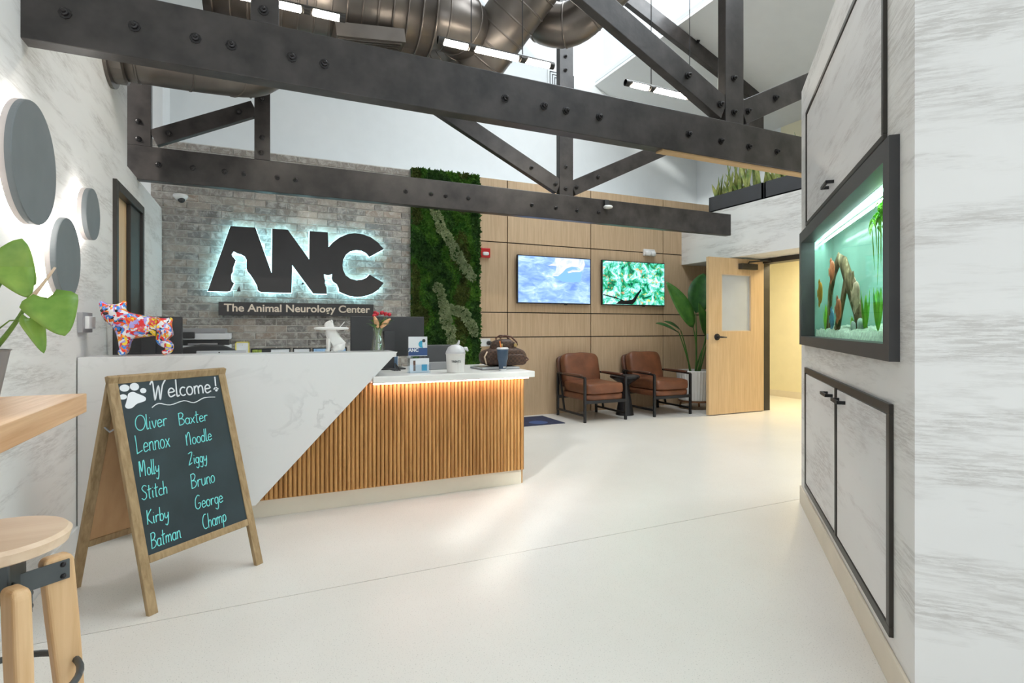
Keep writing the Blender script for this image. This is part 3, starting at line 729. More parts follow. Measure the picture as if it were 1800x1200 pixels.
# ------------------------------------------------------------------ door in the left wall
d1 = struct(MB().box((-.975, 4.62, 0), (-.935, 5.5, 2.16)).build('door_1', 'oak_door'), 'oak door in a dark frame recessed in the white wall')
for lo, hi, nm in (((-1.1, 4.56, 0), (-.885, 4.62, 2.225), 'jamb'), ((-1.1, 5.50, 0), (-.885, 5.56, 2.225), 'jamb'), ((-1.1, 4.62, 2.16), (-.885, 5.50, 2.225), 'head'), ((-.934, 5.12, 0), (-.905, 5.5, 2.16), 'stop')):
    MB().box(lo, hi).build(nm, 'bronze', d1, bevel=.004)
sw = thing('wall_panel', (-.9, 3.85, 1.17), 'dark framed control panel with white edge on the wall by the colourful dog', 'panel')
MB().box((-.91, 3.75, 1.173), (-.885, 3.95, 1.287)).build('frame', 'gray_plastic', sw, bevel=.003)
MB().box((-.886, 3.79, 1.195), (-.865, 3.93, 1.265)).build('cover', 'white_plastic', sw, bevel=.003)

# ------------------------------------------------------------------ letter sign
SIGN = [(-0.489,1.586),(-0.276,2.284),(-0.034,2.286),(0.127,1.799),(0.131,2.286),(0.291,2.286),(0.513,1.969),(0.518,2.288),(0.714,2.288),(0.721,2.122),(0.769,2.18),(0.837,2.237),(0.926,2.283),(1.018,2.3),(1.107,2.293),(1.198,2.264),(1.278,2.211),(1.348,2.134),(1.181,2.033),(1.146,2.075),(1.094,2.101),(1.029,2.106),(0.964,2.087),(0.913,2.042),(0.883,1.981),(0.875,1.922),(0.883,1.863),(0.911,1.805),(0.964,1.768),(1.029,1.754),(1.094,1.765),(1.146,1.788),(1.181,1.827),(1.348,1.731),(1.285,1.652),(1.212,1.6),(1.12,1.568),(1.042,1.558),(0.952,1.569),(0.888,1.594),(0.84,1.614),(0.832,1.658),(0.812,1.702),(0.775,1.724),(0.762,1.747),(0.756,1.766),(0.762,1.816),(0.741,1.806),(0.719,1.798),(0.698,1.802),(0.672,1.811),(0.676,1.763),(0.685,1.731),(0.681,1.703),(0.698,1.654),(0.703,1.587),(0.557,1.586),(0.336,1.899),(0.331,1.588),(0.022,1.586),(-0.012,1.608),(-0.02,1.657),(-0.051,1.718),(-0.084,1.772),(-0.112,1.807),(-0.123,1.844),(-0.123,1.896),(-0.12,1.93),(-0.14,1.969),(-0.173,1.988),(-0.211,1.998),(-0.244,2.017),(-0.262,1.987),(-0.257,1.963),(-0.225,1.924),(-0.233,1.893),(-0.249,1.844),(-0.251,1.801),(-0.266,1.77),(-0.268,1.728),(-0.26,1.695),(-0.24,1.677),(-0.258,1.637),(-0.276,1.594),(-0.303,1.585)]
TRI = [(-0.216,1.59),(-0.192,1.649),(-0.177,1.59)]
def flatshape(name, polys, y, th, mat, parent, off=0, rot=(90, 0, 0), loc=None, world=True):
    c = bpy.data.curves.new(name, 'CURVE'); c.dimensions = '2D'; c.fill_mode = 'BOTH'; c.extrude = th/2; c.offset = off
    for poly in polys:
        s = c.splines.new('POLY'); s.points.add(len(poly)-1); s.use_cyclic_u = True
        for p, q in zip(s.points, poly): p.co = (q[0], q[1], 0, 1)
    c.materials.append(M[mat]); o = bpy.data.objects.new(name, c); COL.objects.link(o)
    o.rotation_euler = [R(a) for a in rot]; o.location = loc if loc else (0, y, 0)
    if parent:
        o.parent = parent
        if world: o.location = o.location-tot(parent)
    return o
sg = thing('letter_sign', (.43, 6.57, 1.57), 'large dark ANC letters with dog and cat cut-outs glowing cyan on the brick', 'sign')
flatshape('letters', [SIGN], 6.575, .03, 'sign_face', sg)
flatshape('leg_gap', [TRI], 6.575, .03, 'sign_face', sg)
flatshape('halo_light', [SIGN], 6.603, .018, 'halo_cyan', sg, off=-.006 if False else .004)
for x, z in ((-.2, 2.2), (.2, 2.0), (.62, 2.1), (1.05, 2.2), (.45, 1.7), (1.05, 1.65)): MB().lathe([(.01, -6.68), (.01, -6.60)], (x, 0, z), 8, 'y').build('standoff', 'black_steel', sg)
sb_ = thing('name_board', (.42, 6.6, 1.34), 'long dark board reading The Animal Neurology Center under the big letters', 'sign')
MB().box((-.39, 6.60, 1.335), (1.235, 6.635, 1.478)).build('board', 'sign_face', sb_, bevel=.002)
MB().box((-.3, 6.635, 1.36), (1.15, 6.668, 1.45)).build('spacer', 'black_steel', sb_)
text('lettering', 'The Animal Neurology Center', .115, 'letter_metal', sb_, (.425, 6.597, 1.412), ext=.004, off=.0022, width=1.53)

# ------------------------------------------------------------------ screens
def tv(x0, x1, label, mat):
    t = thing('wall_television', ((x0+x1)/2, 6.74, 1.53), label, 'television', 'televisions on the oak wall')
    z0, z1 = 1.53, 2.188
    MB().box((x0, 6.675, z0), (x1, 6.71, z1)).build('casing', 'black_steel', t, bevel=.003)
    MB().box((x0+.2, 6.71, z0+.15), (x1-.2, 6.74, z1-.15)).build('bracket', 'black_steel', t)
    s = MB().box((x0+.012, 6.671, z0+.016), (x1-.012, 6.6745, z1-.012)).build('screen', mat, t)
    MB().box(((x0+x1)/2+.16, 6.68, z0-.012), ((x0+x1)/2+.2, 6.70, z0)).build('sensor', 'black_steel', t)
    return t, s
t1, s1_ = tv(3.157, 4.318, 'television showing a blue breaking wave on the oak wall', 'screen_wave')
crest = [(3.62,2.06),(3.72,2.10),(3.74,2.172),(4.20,2.172),(4.22,2.10),(4.19,2.02),(4.12,2.0),(4.15,2.03),(4.10,2.055),(4.0,2.06),(3.91,2.03),(3.85,1.97),(3.78,1.92),(3.71,1.915),(3.685,1.93),(3.74,1.98),(3.76,2.06)]
flatshape('wave_crest', [crest[::-1]], 6.6695, .001, 'wave_crest', s1_)
flatshape('wave_shade', [[(3.69,1.918),(3.78,1.918),(3.86,1.975),(3.92,2.035),(4.0,2.062),(4.1,2.055),(4.02,2.03),(3.95,1.99),(3.98,1.97),(4.1,2.0),(4.17,2.0),(4.14,1.85),(4.0,1.84),(3.85,1.845),(3.74,1.885)][::-1]], 6.6698, .001, 'wave_shade', s1_)
flatshape('wave_lip', [[(3.93,1.985),(4.0,2.01),(4.1,2.015),(4.16,2.0),(4.12,1.99),(4.02,1.985),(3.95,1.965)][::-1]], 6.6692, .001, 'wave_crest', s1_)
t2, s2_ = tv(4.515, 5.659, 'television showing a green coral reef on the oak wall', 'screen_reef')
branch = [[(4.53,1.69),(4.75,1.65),(4.9,1.60),(5.05,1.62),(5.12,1.70),(5.2,1.78),(5.22,1.77),(5.14,1.66),(5.1,1.59),(5.05,1.55),(4.75,1.55),(4.85,1.62),(4.7,1.64),(4.53,1.675)][::-1]]
flatshape('reef_branch', branch, 6.6695, .001, 'black_steel', s2_)

# ------------------------------------------------------------------ small wall fittings
al = thing('fire_alarm', (2.707, 6.73, 2.12), 'red fire alarm strobe on the oak wall beside the moss', 'alarm')
MB().box((2.64, 6.70, 2.124), (2.775, 6.74, 2.25)).build('body', 'red_alarm', al, bevel=.006)
MB().sup((2.708, 6.698, 2.175), (.045, .014, .024), .6).build('strobe_lens', 'white_plastic', al, smooth=True)
ml = thing('motion_sensor', (5.39, 6.73, 2.28), 'white rounded emergency light above the reef television', 'sensor')
MB().box((5.29, 6.70, 2.29), (5.50, 6.74, 2.395)).build('base', 'white_plastic', ml, bevel=.01)
for x in (5.34, 5.44): MB().sup((x, 6.68, 2.325), (.045, .035, .04), .7).build('lamp_head', 'white_plastic', ml, smooth=True)
op = thing('wall_outlet', (2.715, 6.735, .96), 'white outlet plate with black plug on the oak wall behind the handbag', 'outlet')
MB().box((2.645, 6.725, .955), (2.785, 6.74, 1.06)).build('plate', 'white_plastic', op, bevel=.003)
MB().lathe([(.03, -6.725), (.026, -6.67), (.012, -6.655)], (2.76, 0, 1.0), 14, 'y').build('plug', 'dark_plastic', op)
def dome(name, x, y, z, label, up=False):
    t = thing(name, (x, y, z), label, 'camera')
    MB().lathe([(.065, z+.022), (.07, z+.01), (.06, z-.012), (.045, z-.03)], (x, y, 0), 24).build('housing', 'white_plastic', t, smooth=True)
    MB().sup((x+.01, y-.02, z-.03), (.034,)*3, 1, 16, 10).build('lens_dome', 'dark_plastic', t, smooth=True)
    return t
t = dome('security_camera', -.735, 6.58, 2.55, 'white dome security camera mounted on the brick')
MB().box((-.775, 6.6, 2.53), (-.695, 6.675, 2.57)).build('wall_mount', 'white_plastic', t, bevel=.004)
t = thing('beam_sensor', (3.68, 5.36, 2.6), 'small white round sensor fixed to the farther truss', 'sensor')
MB().lathe([(.045, 2.615), (.055, 2.605), (.05, 2.59), (.03, 2.585)], (3.68, 5.32, 0), 20).build('disc', 'white_plastic', t, smooth=True)
MB().box((3.65, 5.335, 2.60), (3.71, 5.378, 2.69)).build('bracket', 'dark_plastic', t, bevel=.003)

# ------------------------------------------------------------------ open door
d2 = struct(MB().box((5.555, 5.66, .012), (6.60, 5.705, 1.15)).box((5.555, 5.66, 1.945), (6.60, 5.705, 2.17)).box((5.555, 5.66, 1.15), (5.79, 5.705, 1.945)).box((6.345, 5.66, 1.15), (6.60, 5.705, 1.945)).build('door_2', 'oak_door'), 'open oak door with a glazed panel')
MB().box((5.79, 5.678, 1.15), (6.345, 5.686, 1.945)).build('pane', 'door_glass', d2)
MB().box((5.79, 5.664, 1.15), (6.345, 5.70, 1.162)).box((5.79, 5.664, 1.933), (6.345, 5.70, 1.945)).box((6.333, 5.664, 1.15), (6.345, 5.70, 1.945)).box((5.79, 5.664, 1.15), (5.802, 5.70, 1.945)).build('glazing_bead', 'cream_trim', d2)
MB().lathe([(.045, -5.66), (.045, -5.645), (.02, -5.64), (.015, -5.61)], (5.70, 0, 1.075), 20, 'y').build('handle_rose', 'black_steel', d2, smooth=False)
MB().path([(5.70, 5.615, 1.075), (5.83, 5.61, 1.07)], [.013, .009], 10).build('handle', 'black_steel', d2, smooth=True)
MB().box((5.551, 5.668, 1.04), (5.556, 5.697, 1.12)).build('latch_plate', 'silver', d2)
MB().box((6.10, 5.60, 2.02), (6.42, 5.66, 2.10)).build('closer_body', 'bronze', d2, bevel=.004)
MB().path([(6.25, 5.62, 2.10), (6.25, 5.60, 2.125), (6.42, 5.55, 2.14), (6.62, 5.52, 2.15)], .011, 8).build('closer_arm', 'bronze', d2)
d3 = struct(MB().box((6.60, 5.70, 0), (6.77, 5.76, 2.19)).box((6.60, 4.56, 0), (6.77, 4.62, 2.19)).box((6.58, 4.56, 2.125), (6.77, 5.76, 2.188)).build('trim_1', 'bronze'), 'dark door frame around the corridor opening')
# ------------------------------------------------------------------ reception desk
dk = thing('reception_desk', (.5, 4.0, 0), 'white marble reception desk with a diagonal edge and lit wooden slats', 'desk')
MB().prism([(-.905, .105), (-.02, .105), (.862, 1.036), (-.905, 1.036)], 3.735, 3.765, 'y').build('marble_front', 'marble', dk, bevel=.002)
MB().prism([(-.905, 3.765), (.86, 3.765), (.86, 4.02), (-.905, 4.02)], 1.0, 1.036, 'z').build('marble_top', 'marble', dk, bevel=.002)
MB().prism([(.69, 3.70), (1.897, 3.70), (1.897, 4.60), (.3, 4.60), (.3, 4.03), (.70, 3.77)], .828, .873, 'z').build('low_countertop', 'white_ceramic', dk, bevel=.004)
MB().box((-.905, 3.82, 0), (1.84, 3.86, .115)).build('toe_kick', 'base_cream', dk)
MB().box((-.02, 3.805, .11), (1.855, 3.83, .828)).build('slat_backing', 'slat_wood', dk)
MB().box((1.80, 3.83, 0), (1.855, 4.56, .828)).build('side_panel', 'slat_wood', dk)
MB().prism([(-.905, .115), (-.05, .115), (.80, .99), (-.905, .99)], 3.833, 3.86, 'y').build('core_panel', 'white_paint', dk)
MB().box((.70, 3.732, .818), (1.86, 3.752, .826)).build('led_strip', 'led_pink', dk)
MB().box((-.905, 4.03, .70), (.28, 4.66, .735)).build('work_surface', 'white_paint', dk)
MB().box((-.905, 4.62, 0), (.28, 4.66, .70)).build('back_panel', 'white_paint', dk)
nsl = 66
sm = bpy.data.meshes.new('slat'); smb = MB()
prof = [(-.0125, 0), (-.0125, -.014), (-.008, -.024), (0, -.0275), (.008, -.024), (.0125, -.014), (.0125, 0)]
smb.prism([(a, b) for a, b in prof], 0, .703, 'z'); sm.from_pydata(smb.v, [], smb.f); sm.materials.append(M['slat_wood'])
for k in range(nsl):
    x = .0+.014+k*(1.845/nsl); o = bpy.data.objects.new('slat', sm); COL.objects.link(o); o.parent = dk
    o.location = Vector((x, 3.805, .118))-dk.location

# ------------------------------------------------------------------ back counter and office things
bc = thing('back_counter', (.2, 6.3, 0), 'low white cabinet counter along the foot of the brick wall', 'cabinet')
MB().box((-.9, 6.05, 0), (1.4, 6.6, .86)).build('body', 'white_paint', bc); MB().box((-.9, 6.03, .86), (1.4, 6.62, .895)).build('worktop', 'white_ceramic', bc, bevel=.003)
def monitor(x0, x1, z0, z1, y, zb, label):
    t = thing('monitor', ((x0+x1)/2, y, zb), label, 'monitor', 'computer monitors behind the desk')
    MB().box((x0, y, z0), (x1, y+.028, z1)).build('casing', 'dark_plastic', t, bevel=.006)
    MB().box((x0+.01, y+.028, z0+.02), (x1-.01, y+.030, z1-.01)).build('screen', 'black_steel', t)
    MB().box((x0+.004, y-.006, z0), (x1-.004, y, z0+.05)).build('lower_band', 'dark_plastic', t)
    xm = (x0+x1)/2
    MB().box((xm-.04, y-.03, zb), (xm+.04, y-.004, z0+.2)).build('stand_neck', 'dark_plastic', t, bevel=.004)
    MB().box((xm-.12, y-.08, zb), (xm+.12, y+.12, zb+.012)).build('stand_base', 'dark_plastic', t, bevel=.004)
monitor(-.86, -.475, .985, 1.276, 4.35, .735, 'dark back of the monitor behind the colourful dog')
monitor(.64, 1.22, .975, 1.29, 4.35, .873, 'dark back of the monitor behind the flower vase')
pr = thing('office_printer', (-.47, 6.25, .895), 'white and grey office printer on the counter before the brick', 'printer')
MB().box((-.70, 6.1, .896), (-.26, 6.5, 1.03)).build('body', 'light_plastic', pr, bevel=.008)
MB().box((-.69, 6.12, 1.03), (-.27, 6.48, 1.085)).build('output_bay', 'dark_plastic', pr)
MB().box((-.62, 6.09, 1.035), (-.37, 6.3, 1.05)).build('paper_tray', 'gray_plastic', pr)
MB().box((-.70, 6.1, 1.085), (-.26, 6.5, 1.145)).build('scanner', 'light_plastic', pr, bevel=.006)
MB().box((-.68, 6.12, 1.145), (-.30, 6.48, 1.195)).build('document_lid', 'gray_plastic', pr, bevel=.008)
MB().box((-.71, 6.03, 1.10), (-.56, 6.1, 1.16)).build('control_panel', 'dark_plastic', pr, bevel=.004)
oc = thing('office_chair', (-.36, 5.2, 0), 'dark office chair with curved back behind the desk', 'chair')
pts = []
pol = [(-.60, .62), (-.60, 1.0), (-.55, 1.045), (-.42, 1.068), (-.26, 1.06), (-.17, 1.02), (-.14, .9), (-.14, .62)]
MB().prism(pol, 5.0, 5.05, 'y').build('backrest', 'dark_plastic', oc, bevel=.012)
MB().sup((-.37, 5.25, .50), (.24, .23, .05), .4).build('seat', 'dark_plastic', oc, smooth=True)
MB().lathe([(.025, .08), (.025, .46)], (-.37, 5.25, 0), 12).build('gas_lift', 'black_steel', oc)
MB().box((-.39, 5.03, .46), (-.35, 5.2, .70)).build('back_bracket', 'black_steel', oc)
for k in range(5):
    a = k*math.tau/5; MB().bar((-.37, 5.25, .08), (-.37+.27*math.cos(a), 5.25+.27*math.sin(a), .065), .04, .03, (0, 0, 1)).build('foot', 'black_steel', oc)
    MB().sup((-.37+.27*math.cos(a), 5.25+.27*math.sin(a), .028), (.027, .027, .027), 1, 10, 8).build('caster', 'dark_plastic', oc, smooth=True)
sv = thing('desk_display', (-.25, 4.5, .735), 'silver display edge with a small dot rising behind the marble desk', 'display')
MB().box((-.405, 4.48, .80), (-.085, 4.51, 1.035)).build('casing', 'silver', sv, bevel=.004)
MB().sup((-.26, 4.478, 1.022), (.005, .003, .005), 1, 8, 6).build('camera_dot', 'black_steel', sv)
MB().box((-.29, 4.5, .735), (-.20, 4.56, .85)).build('stand', 'silver', sv, bevel=.004)
def stand_frame(x0, x1, z1, fm, inner, label, cat='picture frame', y=6.4, grp='framed cards on the back counter'):
    t = thing('picture_frame', ((x0+x1)/2, y, .895), label, cat, grp)
    b = .012
    MB().box((x0, y, .896), (x1, y+.012, .896+b)).box((x0, y, z1-b), (x1, y+.012, z1)).box((x0, y, .896), (x0+b, y+.012, z1)).box((x1-b, y, .896), (x1, y+.012, z1)).build('border', fm, t)
    w = (x1-x0-2*b)/len(inner)
    for i, m in enumerate(inner): MB().box((x0+b+i*w, y+.004, .90), (x0+b+(i+1)*w, y+.01, z1-b)).build('print', m, t)
    MB().bar(((x0+x1)/2, y+.012, z1-.03), ((x0+x1)/2, y+.06, .90), .02, .004, (1, 0, 0)).build('strut', 'black_steel', t)
stand_frame(-.225, -.09, 1.055, 'yellow_card', ['paper_white'], 'tall yellow-edged white notice beside the printer')
stand_frame(-.075, .31, .982, 'black_steel', ['photo_green', 'dark_plastic', 'paper_white', 'paper_white'], 'wide black frame with green photo and certificate')
stand_frame(.335, .515, .982, 'black_steel', ['paper_white'], 'black framed white certificate, second of the row')
stand_frame(.535, .70, .982, 'black_steel', ['paper_blue'], 'black framed bluish card behind the white dog')
stand_frame(.72, .90, .982, 'black_steel', ['paper_white', 'paper_blue'], 'black framed card half hidden by the vase monitor')

# ------------------------------------------------------------------ things on the marble ledge
dg = thing('dog_figurine', (-.63, 3.88, 1.036), 'bulldog figurine covered in colourful paint splashes', 'figurine')
V = [(.105, 0, .170), (.02, 0, .172), (-.075, 0, .165), (-.108, -.008, .212), (-.142, -.018, .250), (-.155, -.058, .238),
     (-.185, .010, .283), (-.205, .010, .318), (-.098, -.010, .285), (-.080, -.008, .322),
     (-.080, -.048, .115), (-.082, -.052, .06), (-.082, -.052, .020), (-.108, -.062, .013),
     (-.085, .048, .115), (-.09, .052, .06), (-.09, .052, .020), (-.115, .056, .013),
     (.118, -.045, .125), (.098, -.050, .085), (.142, -.050, .052), (.135, -.050, .020), (.105, -.056, .013),
     (.118, .045, .125), (.098, .050, .085), (.142, .050, .052), (.135, .050, .020), (.105, .056, .013),
     (.138, 0, .205), (.152, 0, .225)]
E_ = [(0,1),(1,2),(2,3),(3,4),(4,5),(4,6),(6,7),(4,8),(8,9),(2,10),(10,11),(11,12),(12,13),(2,14),(14,15),(15,16),(16,17),(0,18),(18,19),(19,20),(20,21),(21,22),(0,23),(23,24),(24,25),(25,26),(26,27),(0,28),(28,29)]
RD = [.062,.058,.074,.060,.066,.046,.026,.010,.026,.010,.036,.026,.024,.020,.036,.026,.024,.020,.042,.032,.022,.022,.019,.042,.032,.022,.022,.019,.018,.015]
b_ = skin('body', [(x, y, z+.001) for x, y, z in V], E_, RD, 'paint_splash', dg, 2, 1)
for s in (-1, 1): MB().sup((-.147+.034*s, -.074, .262), (.008, .006, .008), 1, 8, 6).build('eye', 'black_steel', dg, smooth=True, world=False)
MB().sup((-.158, -.098, .246), (.013, .007, .009), 1, 8, 6).build('nose', 'black_steel', dg, smooth=True, world=False)
wd = thing('dog_butler_figurine', (.445, 3.86, 1.036), 'white sitting dog figurine carrying an oval tray', 'figurine')
V = [(.048, 0, .045), (.03, 0, .085), (-.002, 0, .125), (-.012, 0, .16), (-.018, 0, .187), (-.05, 0, .18),
     (.003, -.015, .215), (.003, .015, .215), (-.02, -.025, .10), (-.022, -.027, .05), (-.022, -.027, .012), (-.042, -.027, .01),
     (-.02, .025, .10), (-.022, .027, .05), (-.022, .027, .012), (-.042, .027, .01), (.03, -.04, .03), (.0, -.045, .012), (.03, .04, .03), (.0, .045, .012), (.085, 0, .02)]
E_ = [(0,1),(1,2),(2,3),(3,4),(4,5),(4,6),(4,7),(2,8),(8,9),(9,10),(10,11),(2,12),(12,13),(13,14),(14,15),(0,16),(16,17),(0,18),(18,19),(0,20)]
RD = [.044,.042,.036,.028,.027,.015,.007,.007,.016,.012,.012,.009,.016,.012,.012,.009,.026,.011,.026,.011,.008]
skin('body', V, E_, RD, 'white_ceramic', wd, 2, 1)
mb = MB().sup((-.004, -.008, .160), (.112, .06, .011), .6, 28, 8); mb.build('tray', 'white_ceramic', wd, smooth=True, world=False)
MB().path([(.05, -.01, .168), (.065, -.01, .185), (.082, -.01, .205)], .003, 6).build('tray_trinket', 'white_ceramic', wd, world=False)
vs = thing('flower_vase', (.76, 3.90, 1.036), 'clear glass vase of red roses and lily buds', 'vase')
MB().lathe([(.050, .001), (.052, .01), (.044, .06), (.035, .11), (.034, .135), (.041, .163), (.039, .163), (.032, .135), (.033, .11), (.042, .06), (.048, .012)], n=28, cap=False).build('glass', 'vase_glass', vs, smooth=True, world=False)
MB().lathe([(.046, .003), (.047, .012), (.040, .06), (.035, .085)], n=24).build('water', 'vase_glass', vs, smooth=True, world=False)
rf = random.Random(4)
for k in range(20):
    a = rf.uniform(0, 6.28); rr = rf.uniform(.01, .075); b = Vector((.02*math.cos(a+2.5), .02*math.sin(a+2.5), .01)); tp = Vector((math.cos(a)*rr, math.sin(a)*rr, rf.uniform(.2, .245)))
    MB().path(bez(b, (b+tp)/2*.6+Vector((0, 0, .04)), tp, 5), .0025, 6).build('stem', 'stem_green', vs, world=False)
    for q in range(2):
        d = Vector((math.cos(a+q*2), math.sin(a+q*2), .6))*.035; o = None
        p0 = tp-Vector((0, 0, .035)); vv, ff = leaf_mesh(.05, .022, .3, .3, 6); x = d.normalized(); y = Vector((0, 0, 1)).cross(x).normalized(); z = x.cross(y)
        MB().add([p0+x*v[0]+y*v[1]+z*v[2] for v in vv], ff).build('leaf', 'leaf_mid', vs, smooth=True, world=False)
for x, y, z in ((-.01, -.02, .262), (.02, -.03, .268), (.05, -.02, .262), (.078, -.01, .258), (-.015, .02, .27), (.035, .02, .272), (-.03, -.03, .25)):
    mb = MB().sup((x, y, z), (.014, .014, .013), .9, 10, 8); mb.v = [tuple(Vector(v)+Vector((1, 1, 1))*.004*noise.noise(Vector(v)*120)) for v in mb.v]; mb.build('rose', 'rose_red', vs, smooth=True, world=False)
for a, b in (((-.005, -.03, .165), (-.035, -.045, .245)), ((.012, -.03, .165), (.08, -.04, .228))):
    MB().path(bez(a, (Vector(a)+Vector(b))/2+Vector((0, -.005, .005)), b, 6), [.008, .014, .017, .017, .014, .010, .004], 10).build('lily_bud', 'lily_bud', vs, smooth=True, world=False)

# ------------------------------------------------------------------ things on the low counter
ZC = .8735
ch = thing('brochure_holder', (1.06, 3.93, ZC), 'clear stand with two ANC appointment cards', 'card holder')
MB().box((.985, 3.93, ZC+.12), (1.125, 3.935, ZC+.262)).build('card', 'paper_white', ch)
MB().box((.985, 3.9285, ZC+.125), (1.125, 3.93, ZC+.18)).build('card_band', 'print_navy', ch)
text('lettering', 'ANC', .034, 'paper_white', ch, (1.022, 3.928, ZC+.163), ext=.0005, off=.0012)
MB().lathe([(.026, -3.9295), (.026, -3.928)], (1.085, 0, ZC+.207), 20, 'y').build('logo_disc', 'print_teal', ch)
MB().sup((1.098, 3.9275, ZC+.205), (.011, .002, .026), .8, 10, 8).build('dog_print', 'paper_white', ch); MB().sup((1.098, 3.9265, ZC+.232), (.012, .002, .012), .8, 10, 8).build('dog_head_print', 'dark_plastic', ch)
MB().box((.99, 3.90, ZC), (1.13, 3.906, ZC+.105)).build('lower_card', 'paper_white', ch)
MB().box((1.075, 3.898, ZC+.015), (1.115, 3.9, ZC+.06)).build('lower_print', 'print_teal', ch)
MB().lathe([(.024, -3.8985), (.024, -3.897)], (1.05, 0, ZC+.03), 20, 'y').build('lower_disc', 'light_plastic', ch)
MB().box((1.012, 3.897, ZC+.015), (1.028, 3.899, ZC+.09)).build('lower_figure', 'leather_dark', ch)
MB().box((.98, 3.893, ZC), (1.14, 3.896, ZC+.06)).box((.98, 3.893, ZC), (1.14, 3.97, ZC+.004)).box((.98, 3.937, ZC), (1.14, 3.94, ZC+.13)).build('clear_shell', 'pane', ch)
kb = thing('payment_terminal', (1.30, 4.22, ZC), 'black tilted payment terminal behind the treat jar', 'terminal')
MB().prism([(4.16, ZC), (4.32, ZC), (4.32, ZC+.19), (4.24, ZC+.19)], 1.17, 1.42, 'x').build('body', 'dark_plastic', kb, bevel=.006)
MB().box((1.18, 4.13, ZC), (1.41, 4.16, ZC+.06)).build('keypad', 'gray_plastic', kb, bevel=.004)
cbk = thing('cable_bundle', (.9, 4.15, ZC), 'black cables lying beside the marble edge', 'cable')
for k in range(3): MB().path([(.78+.03*k, 4.3, ZC+.09), (.84, 4.2-.03*k, ZC+.03), (.93+.02*k, 4.12, ZC+.006), (.96, 4.25, ZC+.05)], .005, 6).build('cable', 'dark_plastic', cbk, smooth=True)
bp = tag(MB().box((.74, 4.42, ZC), (1.02, 4.45, ZC+.11)).build('blue_folder', 'paper_blue', bevel=.003), 'light blue upright folder behind the marble edge', 'folder')
tj = thing('treat_jar', (1.31, 3.83, ZC), 'white TREATS tub with clear domed dog-tail lid', 'jar', None, -R(19))
MB().lathe([(.062, 0), (.064, .006), (.070, .13), (.073, .135), (.073, .14)], n=32).build('tub', 'offwhite_tub', tj, smooth=False, world=False)
MB().lathe([(.073, .14), (.070, .155), (.055, .185), (.03, .20), (.006, .205)], n=32).build('lid', 'clear_lid', tj, smooth=True, world=False)
MB().path([(.012, 0, .20), (.022, 0, .215), (.026, 0, .235)], [.012, .010, .006], 10).build('tail_knob', 'clear_lid', tj, smooth=True, world=False)
MB().path([(.055, 0, .168), (.08, 0, .175), (.09, 0, .155)], [.018, .013, .007], 10).build('spout', 'clear_lid', tj, smooth=True, world=False)
text('lettering', 'TREATS', .019, 'dark_plastic', tj, (.004, -.0715, .083), ext=.0005, off=.0006, world=False)
lp = thing('notebook_computer', (1.78, 4.02, ZC), 'closed silver laptop lying under the handbag', 'laptop')
MB().box((1.56, 3.93, ZC), (1.88, 4.2, ZC+.010)).build('base', 'gray_plastic', lp, bevel=.003); MB().box((1.56, 3.93, ZC+.010), (1.88, 4.2, ZC+.019)).build('lid', 'silver', lp, bevel=.003)
tm = thing('tumbler', (1.70, 3.86, ZC), 'navy insulated tumbler with an orange straw', 'tumbler')
MB().lathe([(.029, 0), (.030, .012)], n=24).build('foot_ring', 'silver', tm, world=False)
MB().lathe([(.030, .012), (.031, .05), (.036, .08), (.040, .083), (.044, .15), (.045, .163)], n=28).build('body', 'tumbler_navy', tm, smooth=True, world=False)
MB().lathe([(.045, .163), (.046, .17), (.040, .176)], n=28).build('lid', 'clear_lid', tm, world=False)
MB().path([(-.012, 0, .17), (-.022, 0, .215), (-.024, 0, .225)], .005, 8).build('straw', 'orange_plastic', tm, world=False)
MB().box((-.01, -.0345, .02), (.012, -.03, .032)).build('badge', 'silver', tm, world=False)
ZH = ZC+.0195
hb = thing('handbag', (1.80, 4.06, ZH), 'brown checked slouchy handbag with looped handles', 'handbag')
mb = MB().sup((1.80, 4.08, ZH+.075), (.20, .085, .075), .6, 32, 14)
mb.v = [tuple(Vector(v)+Vector((0, .01, .012))*noise.noise(Vector(v)*14)+Vector((0, 0, -.02*max(0, abs(v[0]-1.80)-.1)*(v[2] > ZH+.075)*10))) for v in mb.v]
mb.v = [(x, y, max(z, ZH)) for x, y, z in mb.v]; mb.build('body', 'bag_canvas', hb, smooth=True)
mb = MB().sup((1.805, 4.09, ZH+.125), (.115, .06, .09), .7, 28, 12)
mb.v = [tuple(Vector(v)+Vector((0, .008, .008))*noise.noise(Vector(v)*18)) for v in mb.v]; mb.build('top_gusset', 'bag_canvas', hb, smooth=True)
for yy in (4.03, 4.12): MB().path([(1.76, yy, ZH+.17), (1.755, yy, ZH+.225), (1.79, yy, ZH+.245), (1.85, yy, ZH+.235), (1.90, yy, ZH+.19), (1.905, yy, ZH+.165)], .007, 8).build('handle', 'leather_dark', hb, smooth=True)
for x in (1.76, 1.885): MB().box((x-.012, 4.018, ZH+.155), (x+.012, 4.03, ZH+.18)).build('buckle', 'brass', hb, bevel=.002)
MB().path([(1.63, 4.0, ZH+.12), (1.605, 3.995, ZH+.08), (1.62, 3.992, ZH+.02)], .006, 8).build('trim_strap', 'cream_trim', hb, smooth=True)
MB().path([(1.96, 4.0, ZH+.03), (1.99, 4.0, ZH+.05), (1.985, 4.05, ZH+.08)], .006, 8).build('side_strap', 'leather_dark', hb, smooth=True)
mb = MB().sup((1.87, 3.995, ZH+.05), (.10, .014, .045), .5, 20, 8); mb.build('front_pocket', 'bag_canvas', hb, smooth=True)

